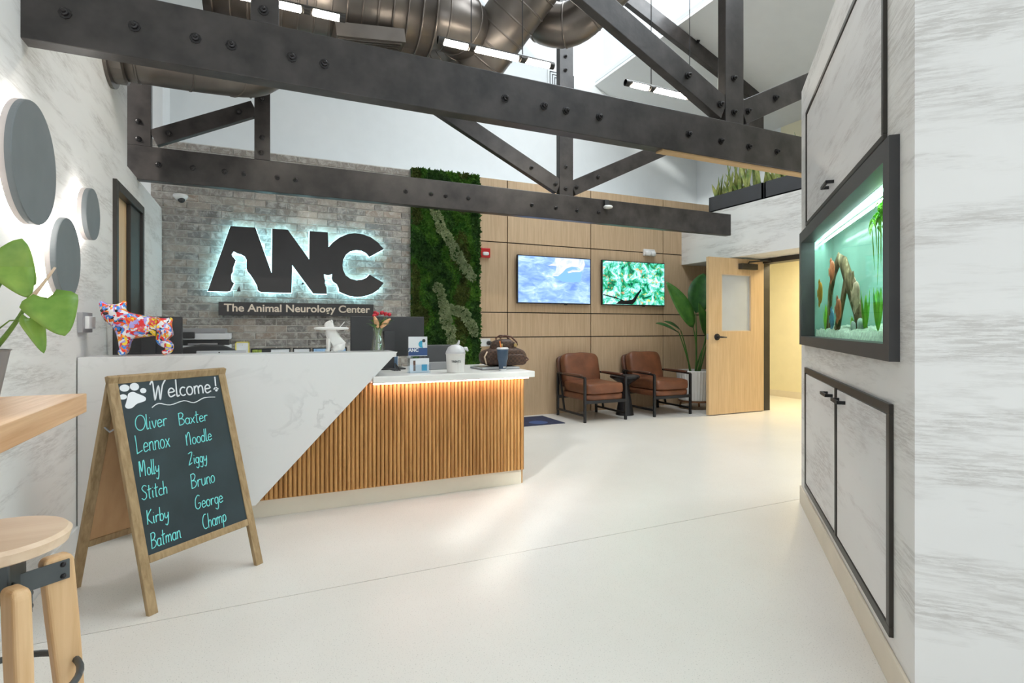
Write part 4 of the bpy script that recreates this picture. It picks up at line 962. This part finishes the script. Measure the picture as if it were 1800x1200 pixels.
# ------------------------------------------------------------------ seating corner
def armchair(x0, label):
    c = thing('armchair', (x0+.31, 6.25, 0), label, 'armchair', 'brown leather armchairs against the oak wall')
    x1 = x0+.625; yf, yb = 5.91, 6.60
    for x in (x0, x1):
        MB().box((x-.015, yf-.015, 0), (x+.015, yf+.015, .565)).build('front_leg', 'black_steel', c, bevel=.002)
        MB().box((x-.015, yb-.015, 0), (x+.015, yb+.015, .585)).build('rear_leg', 'black_steel', c, bevel=.002)
        MB().box((x-.012, yf, .075), (x+.012, yb, .10)).build('floor_rail', 'black_steel', c)
        MB().bar((x, yf, .565), (x, yb, .585), .03, .022, (0, 0, 1)).build('arm_rail', 'black_steel', c)
        mb = MB().sup((x, 6.22, .588), (.03, .24, .015), .4, 20, 8); mb.build('arm_pad', 'leather_dark', c, smooth=True)
        MB().bar((x, 6.42, .09), (x, 6.55, .57), .026, .02, (1, 0, 0)).build('back_strut', 'black_steel', c)
    MB().box((x0, yf-.012, .235), (x1, yf+.012, .275)).build('front_rail', 'black_steel', c)
    MB().box((x0, yb-.012, .235), (x1, yb+.012, .275)).build('rear_rail', 'black_steel', c)
    xm = (x0+x1)/2
    MB().sup((xm, 6.22, .31), (.298, .32, .045), .25, 40, 12).build('seat_base', 'leather', c, smooth=True)
    mb = MB().sup((xm, 6.20, .415), (.295, .325, .068), .28, 40, 12)
    mb.v = [(x, y, z+.012*noise.noise(Vector((x*6, y*6, 1)))+(.012 if z > .415 else 0)*math.cos((x-xm)*4)) for x, y, z in mb.v]; mb.build('seat_cushion', 'leather', c, smooth=True)
    rot = Matrix.Rotation(R(-14), 3, 'X')
    mb = MB().sup((xm, 6.52, .63), (.285, .08, .225), .4, 40, 16, rot)
    mb.v = [tuple(Vector(v)+Vector((0, .016, .010))*noise.noise(Vector(v)*7+Vector((x0, 0, 0)))) for v in mb.v]; mb.build('back_cushion', 'leather', c, smooth=True)
    MB().sup((xm, 6.63, .60), (.30, .035, .22), .3, 30, 12, rot).build('back_panel', 'leather_dark', c, smooth=True)
armchair(3.738, 'brown leather armchair nearer the desk, left of the black pedestal table')
armchair(4.835, 'brown leather armchair beside the potted plant')
st = thing('pedestal_table', (4.60, 6.25, 0), 'small black round pedestal table between the armchairs', 'table')
MB().lathe([(.125, 0), (.12, .02), (.05, .40), (.10, .45), (.19, .505), (.205, .515), (.205, .53)], (4.60, 6.25, 0), 32).build('pedestal', 'black_steel', st, smooth=False)
MB().lathe([(.20, .53), (.20, .54), (.19, .545)], (4.60, 6.25, 0), 32).build('top', 'dark_plastic', st)
mt = thing('floor_mat', (3.15, 6.2, 0), 'dark navy floor mat beside the desk end', 'mat')
MB().box((2.55, 5.99, 0), (3.50, 6.60, .008)).build('mat', 'navy_mat', mt, bevel=.003)
MB().lathe([(.12, .008), (.12, .0085)], (3.2, 6.15, 0), 24).build('print', 'print_navy', mt)
pc = (5.90, 6.30)
pt = thing('potted_plant', (pc[0], pc[1], 0), 'bird of paradise plant in a ribbed white pot on a wooden stand', 'plant')
mb = MB(); n = 72
for h, r in ((.13, .215), (.14, .222), (.56, .255), (.57, .252), (.57, .235), (.50, .225)):
    for k in range(n): a = math.tau*k/n; q = r+(.006 if k % 2 and .14 <= h <= .56 else 0); mb.v.append((pc[0]+q*math.cos(a), pc[1]+q*math.sin(a), h))
for i in range(5):
    for k in range(n): mb.f.append((i*n+k, i*n+(k+1) % n, (i+1)*n+(k+1) % n, (i+1)*n+k))
mb.f.append(tuple(range(n))[::-1]); mb.build('pot', 'white_ceramic', pt)
MB().lathe([(.225, .50), (.224, .515)], (*pc, 0), 32).build('soil', 'soil', pt)
MB().lathe([(.23, .105), (.23, .129)], (*pc, 0), 32).build('stand_ring', 'walnut', pt)
for k in range(4):
    a = math.tau*k/4+.5; MB().path([(pc[0]+.2*math.cos(a), pc[1]+.2*math.sin(a), .11), (pc[0]+.22*math.cos(a), pc[1]+.22*math.sin(a), 0)], .014, 8).build('stand_leg', 'walnut', pt)
def bird(base, mid, lb, tip, w, up, m='leaf_dark'):
    MB().path(bez(base, mid, lb, 8), [.014-.008*i/8 for i in range(9)], 8).build('leaf_stalk', 'leaf_mid', pt, smooth=True)
    leaf_between(lb, tip, w, m, 'leaf', pt, up=up, fold=.3, droop=.12)
B0 = lambda dx, dy=0: (pc[0]+dx, pc[1]+dy, .51)
bird(B0(-.03, -.05), (5.88, 6.2, .9), (5.74, 6.15, 1.20), (5.29, 6.12, 1.86), .26, (-.3, -1, .4), 'leaf_mid')
bird(B0(.04), (5.95, 6.3, 1.0), (5.88, 6.25, 1.42), (6.10, 6.28, 2.04), .40, (-.5, -1, 0))
bird(B0(-.06), (5.72, 6.25, .8), (5.52, 6.2, 1.12), (5.07, 6.12, 1.31), .17, (.1, -.5, 1))
bird(B0(-.04, .04), (5.8, 6.35, .9), (5.64, 6.3, 1.16), (5.36, 6.3, 1.32), .14, (0, -.6, 1))
bird(B0(.05, -.04), (6.0, 6.2, .8), (6.02, 6.15, 1.05), (6.14, 6.1, 1.42), .14, (-.6, -1, .2), 'leaf_mid')
bird(B0(0, -.06), (5.92, 6.15, .85), (5.93, 6.1, 1.08), (5.80, 6.05, 1.56), .19, (0, -1, .2), 'leaf_mid')
bird(B0(.06, .05), (6.05, 6.35, .8), (6.12, 6.3, .98), (6.22, 6.2, 1.22), .13, (-.5, -1, .3))

# ------------------------------------------------------------------ planters on the ledge
def planter(y0, y1, label, nl, seed):
    t = thing('trough_planter', (6.17, (y0+y1)/2, 2.90), label, 'planter', 'dark trough planters with snake plants')
    mb = MB().box((6.06, y0, 2.901), (6.075, y1, 3.125)).box((6.27, y0, 2.901), (6.285, y1, 3.125)).box((6.06, y0, 2.901), (6.285, y0+.015, 3.125)).box((6.06, y1-.015, 2.901), (6.285, y1, 3.125)).box((6.06, y0, 2.901), (6.285, y1, 2.92))
    mb.build('trough', 'planter_gray', t); MB().box((6.075, y0+.015, 3.06), (6.27, y1-.015, 3.085)).build('soil', 'soil', t)
    rr = random.Random(seed)
    for k in range(nl):
        b = Vector((6.085+rr.uniform(0, .12), rr.uniform(y0+.05, y1-.05), 3.08)); h = rr.uniform(.20, .58)*min(1, .35+(y1-b.y)*1.6 if seed == 1 else 1)
        tp = b+Vector((rr.uniform(-.10, .05), rr.uniform(-.20, .20), h))
        leaf_between(b, tp, rr.uniform(.035, .06), 'snake_leaf', 'leaf', t, up=(-1, rr.uniform(-.6, .6), .2), shape='blade', fold=.35, droop=rr.uniform(-.1, .15))
planter(5.22, 6.17, 'dark trough planter of snake plants at the free end of the ledge', 44, 1)
planter(4.2, 5.18, 'dark trough planter of snake plants next to the diagonal wall', 44, 2)

# ------------------------------------------------------------------ chalkboard A-frame
u = Vector((.757, .654, 0)); nn = Vector((-.654, .757, 0)); rz = math.atan2(u.y, u.x)
af = thing('chalkboard_sign', (-.414, 2.701, 0), 'folding wooden chalkboard sign listing Welcome and pet names', 'sign', None, rz)
# local: x along the width, y to the back, z up; panels hinge at the top
WD, HT, SP = .575, .995, .29
LN = math.hypot(HT, SP)
def panel_rot(sgn):  # local (x, v, n) -> frame coordinates of the front (+1) or back (-1) panel
    vdir = Vector((0, sgn*SP, HT))/LN; ndir = Vector((0, -sgn*HT, SP))/LN
    org = Vector((0, 0, 0)) if sgn > 0 else Vector((0, 2*SP, 0))
    return lambda x, v, n: org+Vector((x, 0, 0))+vdir*v+ndir*n
PF, PB = panel_rot(1), panel_rot(-1)
def pbox(P_, x0, x1, v0, v1, n0, n1):
    vs = [P_(x, v, n) for n in (n0, n1) for (x, v) in ((x0, v0), (x1, v0), (x1, v1), (x0, v1))]
    return MB().add(vs, [(3,2,1,0),(4,5,6,7),(0,1,5,4),(1,2,6,5),(2,3,7,6),(3,0,4,7)])
for P_, w in ((PF, .04), (PB, .04)):
    pbox(P_, 0, w, 0, LN-.005, -.022, 0).build('stile', 'sign_wood', af, world=False, bevel=.003)
    pbox(P_, WD-w, WD, 0, LN-.005, -.022, 0).build('stile', 'sign_wood', af, world=False, bevel=.003)
    pbox(P_, w, WD-w, LN-.04, LN-.005, -.022, 0).build('top_rail', 'sign_wood', af, world=False, bevel=.003)
    pbox(P_, w, WD-w, .205, .238, -.022, 0).build('bottom_rail', 'sign_wood', af, world=False, bevel=.003)
bd_ = pbox(PF, .038, WD-.038, .236, LN-.038, -.012, -.005).build('chalkboard', 'chalk_black', af, world=False)
pbox(PB, .038, WD-.038, .236, LN-.038, -.016, -.006).build('back_board', 'fiberboard', af, world=False)
for x in (.012, WD-.012): MB().path([PF(x, .80, -.03), PF(x, .81, -.07)*.5+PB(x, .81, -.07)*.5-Vector((0, 0, .015)), PB(x, .80, -.03)], .004, 6).build('spreader_strap', 'gray_plastic', af, world=False)
# chalk hand: single-stroke letters, baseline 0, x-height .5, capital 1
def arc(cx_, cy_, rx, ry, a0, a1, n=12): return [(cx_+rx*math.cos(R(a0+(a1-a0)*i/n)), cy_+ry*math.sin(R(a0+(a1-a0)*i/n))) for i in range(n+1)]
G = {
 'O': (.8, [arc(.4, .5, .36, .5, 100, 470, 20)]), 'l': (.22, [[(.06, 1), (.06, .1), (.14, 0), (.2, .06)]]), 'i': (.22, [[(.08, .5), (.08, .06), (.16, 0)], [(.09, .7), (.10, .73)]]),
 'v': (.42, [[(.03, .5), (.18, 0), (.36, .5)]]), 'e': (.44, [[(.06, .26), (.36, .30), (.30, .46), (.18, .5), (.06, .38), (.05, .15), (.16, 0), (.40, .1)]]),
 'r': (.38, [[(.06, .5), (.08, 0)], [(.07, .3), (.18, .48), (.34, .46)]]), 'B': (.58, [[(.06, 1), (.08, 0)], [(.02, .96), (.3, 1), (.44, .82), (.32, .58), (.1, .52), (.38, .48), (.52, .25), (.36, .04), (.06, 0)]]),
 'a': (.46, [arc(.2, .25, .17, .25, 30, 380, 12), [(.37, .5), (.37, .06), (.45, .02)]]), 'x': (.42, [[(.04, .5), (.36, 0)], [(.36, .5), (.02, 0)]]),
 't': (.36, [[(.14, .95), (.14, .08), (.24, 0)], [(0, .62), (.32, .66)]]), 'L': (.58, [[(.02, 1), (.08, .5), (.10, .02), (.14, 0), (.5, .12)]]),
 'n': (.44, [[(.05, .5), (.06, 0)], [(.06, .34), (.2, .5), (.32, .42), (.34, .06), (.42, .0)]]), 'o': (.44, [arc(.2, .25, .17, .25, 90, 450, 14)]),
 'N': (.62, [[(.06, .85), (.1, 0)], [(.07, .5), (.28, .95), (.42, .85), (.46, 0)]]), 'd': (.46, [arc(.19, .25, .16, .25, 30, 380, 12), [(.36, 1), (.35, 0)]]),
 'M': (.82, [[(.05, 1), (.1, 0)], [(.06, .9), (.12, .98), (.3, .3), (.46, .98), (.6, .9), (.62, .0)]]), 'y': (.44, [[(.04, .5), (.06, .2), (.2, .1), (.34, .3)], [(.38, .5), (.34, -.1), (.22, -.4), (.06, -.3)]]),
 'Z': (.56, [[(.02, .92), (.46, 1), (.06, .04), (.1, 0), (.4, .12)]]), 'g': (.46, [arc(.2, .26, .16, .24, 30, 380, 12), [(.37, .5), (.36, -.2), (.24, -.42), (.06, -.3)]]),
 'S': (.52, [[(.46, .9), (.26, 1), (.08, .82), (.2, .6), (.4, .4), (.4, .12), (.2, 0), (.02, .14)]]), 'c': (.40, [arc(.22, .25, .18, .25, 50, 310, 10)]),
 'h': (.44, [[(.06, 1), (.06, 0)], [(.06, .3), (.2, .5), (.34, .4), (.34, 0)]]), 'u': (.46, [[(.05, .5), (.06, .12), (.18, 0), (.34, .14), (.36, .5)], [(.36, .5), (.38, 0)]]),
 'G': (.66, [[(.52, .92), (.34, 1), (.1, .7), (.08, .2), (.28, 0), (.5, .12), (.54, .4), (.34, .4)]]), 'C': (.54, [arc(.32, .5, .28, .5, 70, 300, 14)]),
 'm': (.66, [[(.05, .5), (.06, 0)], [(.06, .34), (.18, .5), (.28, .4), (.29, 0)], [(.29, .34), (.42, .5), (.54, .4), (.56, 0)]]), 'p': (.46, [[(.06, .5), (.06, -.4)], arc(.22, .26, .16, .24, 180, -170, 12)]),
 'K': (.56, [[(.08, 1), (.08, 0)], [(.46, 1), (.1, .46), (.5, 0)]]), 'b': (.46, [[(.06, 1), (.06, .02)], arc(.22, .25, .16, .25, 180, -170, 12)]),
 'W': (.92, [[(.0, .82), (.1, 1), (.16, .85), (.2, .02), (.24, .0), (.44, .72), (.48, .02), (.52, 0), (.66, .7), (.84, 1.02)]]),
 '!': (.2, [[(.08, 1), (.11, .3)]]), 'w': (.6, [[(.04, .5), (.14, 0), (.28, .45), (.4, 0), (.54, .5)]])}
def smooth_line(p):
    if len(p) < 3: return p
    out = []
    for i in range(len(p)-1):
        a, b, c, d = (Vector(p[max(i-1, 0)]), Vector(p[i]), Vector(p[i+1]), Vector(p[min(i+2, len(p)-1)]))
        for k in range(4):
            t = k/4; out.append(tuple(.5*((2*b)+(c-a)*t+(2*a-5*b+4*c-d)*t*t+(3*b-a-3*c+d)*t**3)))
    out.append(p[-1]); return out
def chalk(name, lines, rad, mat):
    c = bpy.data.curves.new(name, 'CURVE'); c.dimensions = '3D'; c.bevel_depth = rad; c.bevel_resolution = 1; c.use_fill_caps = True
    for ln in lines:
        s = c.splines.new('POLY'); s.points.add(len(ln)-1)
        for p, (x, v) in zip(s.points, ln): q = PF(x, v, -.0048); p.co = (*q, 1)
    c.materials.append(M[mat]); o = bpy.data.objects.new(name, c); COL.objects.link(o); o.parent = bd_; return o
def write(word, p0, p1, cap, rad, mat):
    tw = sum(G[ch_][0] for ch_ in word)*1.0; sx = (p1[0]-p0[0])/tw; x = 0; ls = []
    for ch_ in word:
        w, st_ = G[ch_]
        for pl in st_: ls.append([(p0[0]+(x+a)*sx+(b*cap*.10), p0[1]+(p1[1]-p0[1])*(x+a)/tw+b*cap) for a, b in smooth_line(pl)])
        x += w
    chalk('chalk_word', ls, rad, mat)
W_ = [('Oliver',(.078,.772),(.225,.775),.068),('Baxter',(.276,.766),(.43,.766),.058),('Lennox',(.064,.674),(.22,.675),.08),('Noodle',(.293,.664),(.432,.668),.062),('Molly',(.061,.571),(.150,.57),.066),('Ziggy',(.289,.573),(.385,.570),.055),('Stitch',(.054,.471),(.17,.470),.060),('Bruno',(.279,.461),(.406,.462),.066),('George',(.279,.362),(.427,.357),.062),('Champ',(.299,.262),(.426,.263),.066),('Kirby',(.057,.364),(.155,.360),.060),('Batman',(.057,.26),(.193,.263),.064)]
for w, a, b, cp in W_: write(w, a, b, cp, .0021, 'chalk_mint')
write('Welcome', (.17, .908), (.478, .906), .082, .0036, 'chalk_white')
chalk('exclamation_mark', [[(.512, .985), (.510, .965), (.507, .935)]], .004, 'chalk_white')
chalk('wavy_line', [smooth_line([(.168, .868), (.202, .883), (.254, .869), (.324, .881), (.374, .865), (.432, .883), (.492, .88)])], .0024, 'chalk_white')
def blob(pts):
    vs = [PF(x, v, -.0045) for x, v in pts]; b = [PF(x, v, -.0052) for x, v in pts]; n = len(vs)
    MB().add(vs+b, [tuple(range(n)), tuple(range(n, 2*n))[::-1]]+[(i, n+i, n+(i+1) % n, (i+1) % n) for i in range(n)]).build('paw_print', 'chalk_white', bd_, world=False)
for cx_, cv, a, b in ((.065, .971, .021, .016), (.108, .973, .020, .018), (.143, .951, .014, .012), (.052, .932, .017, .012)): blob([(cx_+a*math.cos(q*math.tau/20), cv+b*math.sin(q*math.tau/20)) for q in range(20)])
blob(smooth_line([(.07,.927),(.078,.945),(.098,.95),(.114,.941),(.146,.921),(.143,.903),(.106,.894),(.084,.879),(.064,.877),(.054,.888),(.061,.905),(.07,.927)])[:-1])
for cx_, cv, a in ((.507, .914, .007), (.496, .922, .004), (.502, .927, .004), (.511, .927, .004), (.517, .921, .004)): blob([(cx_+a*math.cos(q*math.tau/12), cv+a*.9*math.sin(q*math.tau/12)) for q in range(12)])

# ------------------------------------------------------------------ table, stool, philodendron
tb = thing('bar_table', (-.69, 1.0, 0), 'thick oak bar table top in the near corner', 'table')
MB().box((-.90, -.2, .943), (-.478, 2.07, 1.0)).build('top', 'table_wood', tb, bevel=.003)
for y in (-.05, 1.0): MB().box((-.86, y, 0), (-.80, y+.06, .943)).build('leg', 'black_steel', tb)
SX, SY, SZ = -.540, 1.582, .74
so = thing('bar_stool', (SX, SY, 0), 'round wooden bar stool with dark crossed plates beside the bar table', 'stool')
MB().lathe([(.125, SZ-.036), (.138, SZ-.030), (.144, SZ-.008), (.136, SZ)], (SX, SY, 0), 56).build('seat', 'stool_seat_wood', so)
EA = [Vector((.79, .614, 0)).normalized(), Vector((.614, -.79, 0)).normalized()]
for ax, er in enumerate(EA):
    et = Vector((-er.y, er.x, 0))*(-1 if ax == 0 else 1)      # the side the plate is bolted to
    for sg_ in (-1, 1):
        mb = MB()
        for z, wr_, wt in ((.655, .046, .030), (.642, .064, .034), (.50, .062, .034), (0, .042, .026)):
            k = (.655-z)/.655; c_ = Vector((SX, SY, z))+er*sg_*(.122+.055*k)
            for sa, sb2 in ((-1,-1),(1,-1),(1,1),(-1,1)): mb.v.append(tuple(c_+er*sa*wr_/2+et*sb2*wt/2))
        for i in range(3):
            for k in range(4): mb.f.append((i*4+k, i*4+(k+1) % 4, (i+1)*4+(k+1) % 4, (i+1)*4+k))
        mb.f += [(3, 2, 1, 0), (12, 13, 14, 15)]
        o = mb.build('leg', 'stool_wood', so, bevel=.010, seg=3)
        bm = bmesh.new(); bm.from_mesh(o.data); bmesh.ops.recalc_face_normals(bm, faces=bm.faces); bm.to_mesh(o.data); bm.free()
        for dz in (-.014, .014): MB().sup(Vector((SX, SY, .620+dz))+er*sg_*.128+et*.0225, (.006, .006, .006), .8, 10, 6).build('screw', 'black_steel', so, smooth=True)
    MB().bar(Vector((SX, SY, .620))-er*.142+et*.0195, Vector((SX, SY, .620))+er*.142+et*.0195, .046, .005, et).build('cross_plate', 'gray_metal', so, bevel=.001)
MB().box((SX-.05, SY-.05, .60), (SX+.05, SY+.05, SZ-.036)).build('seat_mount', 'gray_metal', so, bevel=.004)
MB().path([(SX+.158*math.cos(math.tau*k/40), SY+.158*math.sin(math.tau*k/40), .39) for k in range(41)], .008, 8, False).build('foot_ring', 'gray_metal', so, smooth=True)
PX, PY = -.711, 1.978
ph = thing('philodendron', (PX, PY, 1.0), 'potted philodendron with heart leaves on the bar table', 'plant')
MB().lathe([(.05, 1.001), (.055, 1.005), (.078, 1.135), (.082, 1.14), (.076, 1.14), (.074, 1.12)], (PX, PY, 0), 28).build('pot', 'pot_gray', ph, smooth=False)
MB().lathe([(.074, 1.115), (.073, 1.125)], (PX, PY, 0), 24).build('soil', 'soil', ph)
def vine(pts, r=.005, nm='stem', m='stem_green'): MB().path(pts, [r*(1-.5*i/(len(pts)-1)) for i in range(len(pts))], 8).build(nm, m, ph, smooth=True)
def pp(x, y, z): return Vector((x*.882, y*.882, 1.2+(z-1.2)*.882))
FC = (.30, -.93, .15)
node = pp(-.648, 2.171, 1.285)
vine(bez((PX+.02, PY+.01, 1.11), pp(-.69, 2.19, 1.19), node, 8), .008)
vine(bez(node, pp(-.62, 2.15, 1.31), pp(-.573, 2.136, 1.387), 6), .006, 'shoot', 'cream_trim')
vine([node, pp(-.62, 2.15, 1.293), pp(-.594, 2.14, 1.292)], .003)
leaf_between(pp(-.594, 2.146, 1.292), pp(-.540, 2.10, 1.180), .128, 'leaf_bright', 'leaf', ph, up=FC, shape='heart', fold=.10, droop=.08)
leaf_between(pp(-.712, 2.199, 1.345), pp(-.668, 2.181, 1.475), .125, 'leaf_bright', 'leaf', ph, up=FC, shape='heart', fold=.12, droop=.1)
leaf_between(pp(-.712, 2.20, 1.41), pp(-.646, 2.165, 1.298), .105, 'leaf_bright', 'leaf', ph, up=FC, shape='heart', fold=.12, droop=.1)
leaf_between(pp(-.755, 2.21, 1.375), pp(-.688, 2.18, 1.366), .060, 'leaf_mint', 'leaf', ph, up=FC, shape='oval', fold=.2, droop=.15)
leaf_between(pp(-.645, 2.165, 1.228), pp(-.600, 2.145, 1.125), .055, 'leaf_bright', 'leaf', ph, up=(.6, -.8, 0), shape='heart', fold=.3, droop=.1)
vine([pp(-.745, 2.2, 1.18), pp(-.70, 2.19, 1.222), pp(-.645, 2.165, 1.228)], .0025)
vine(bez((PX, PY, 1.11), pp(-.76, 2.2, 1.27), pp(-.712, 2.199, 1.36), 6), .006)

# ------------------------------------------------------------------ turn lettering and outline curves into plain meshes
bpy.context.view_layer.update()
dg_ = bpy.context.evaluated_depsgraph_get()
for o in [o for o in COL.objects if o.type in ('CURVE', 'FONT')]:
    me = bpy.data.meshes.new_from_object(o.evaluated_get(dg_)); nm = o.name; par = o.parent
    n_ = bpy.data.objects.new(nm.split('.')[0], me); COL.objects.link(n_); n_.parent = par
    n_.location, n_.rotation_euler, n_.scale = o.location, o.rotation_euler, o.scale
    for k in o.keys():
        if k in ('label', 'category', 'group', 'kind'): n_[k] = o[k]
    if o.type == 'FONT':      # each printed letter its own piece
        bm = bmesh.new(); bm.from_mesh(me); bmesh.ops.remove_doubles(bm, verts=bm.verts, dist=1e-5); bm.verts.ensure_lookup_table()
        seen = set()
        for v0 in bm.verts:
            if v0.index in seen: continue
            stack, isl = [v0], []; seen.add(v0.index)
            while stack:
                v = stack.pop(); isl.append(v)
                for e in v.link_edges:
                    w = e.other_vert(v)
                    if w.index not in seen: seen.add(w.index); stack.append(w)
            ids = {v.index: i for i, v in enumerate(isl)}; fs = {f for v in isl for f in v.link_faces}
            m2 = bpy.data.meshes.new('letter'); m2.from_pydata([tuple(v.co) for v in isl], [], [[ids[v.index] for v in f.verts] for f in fs]); m2.materials.append(me.materials[0])
            c_ = bpy.data.objects.new('letter', m2); COL.objects.link(c_); c_.parent = par
            c_.location, c_.rotation_euler, c_.scale = o.location, o.rotation_euler, o.scale
        bm.free(); bpy.data.objects.remove(n_)
    bpy.data.objects.remove(o)
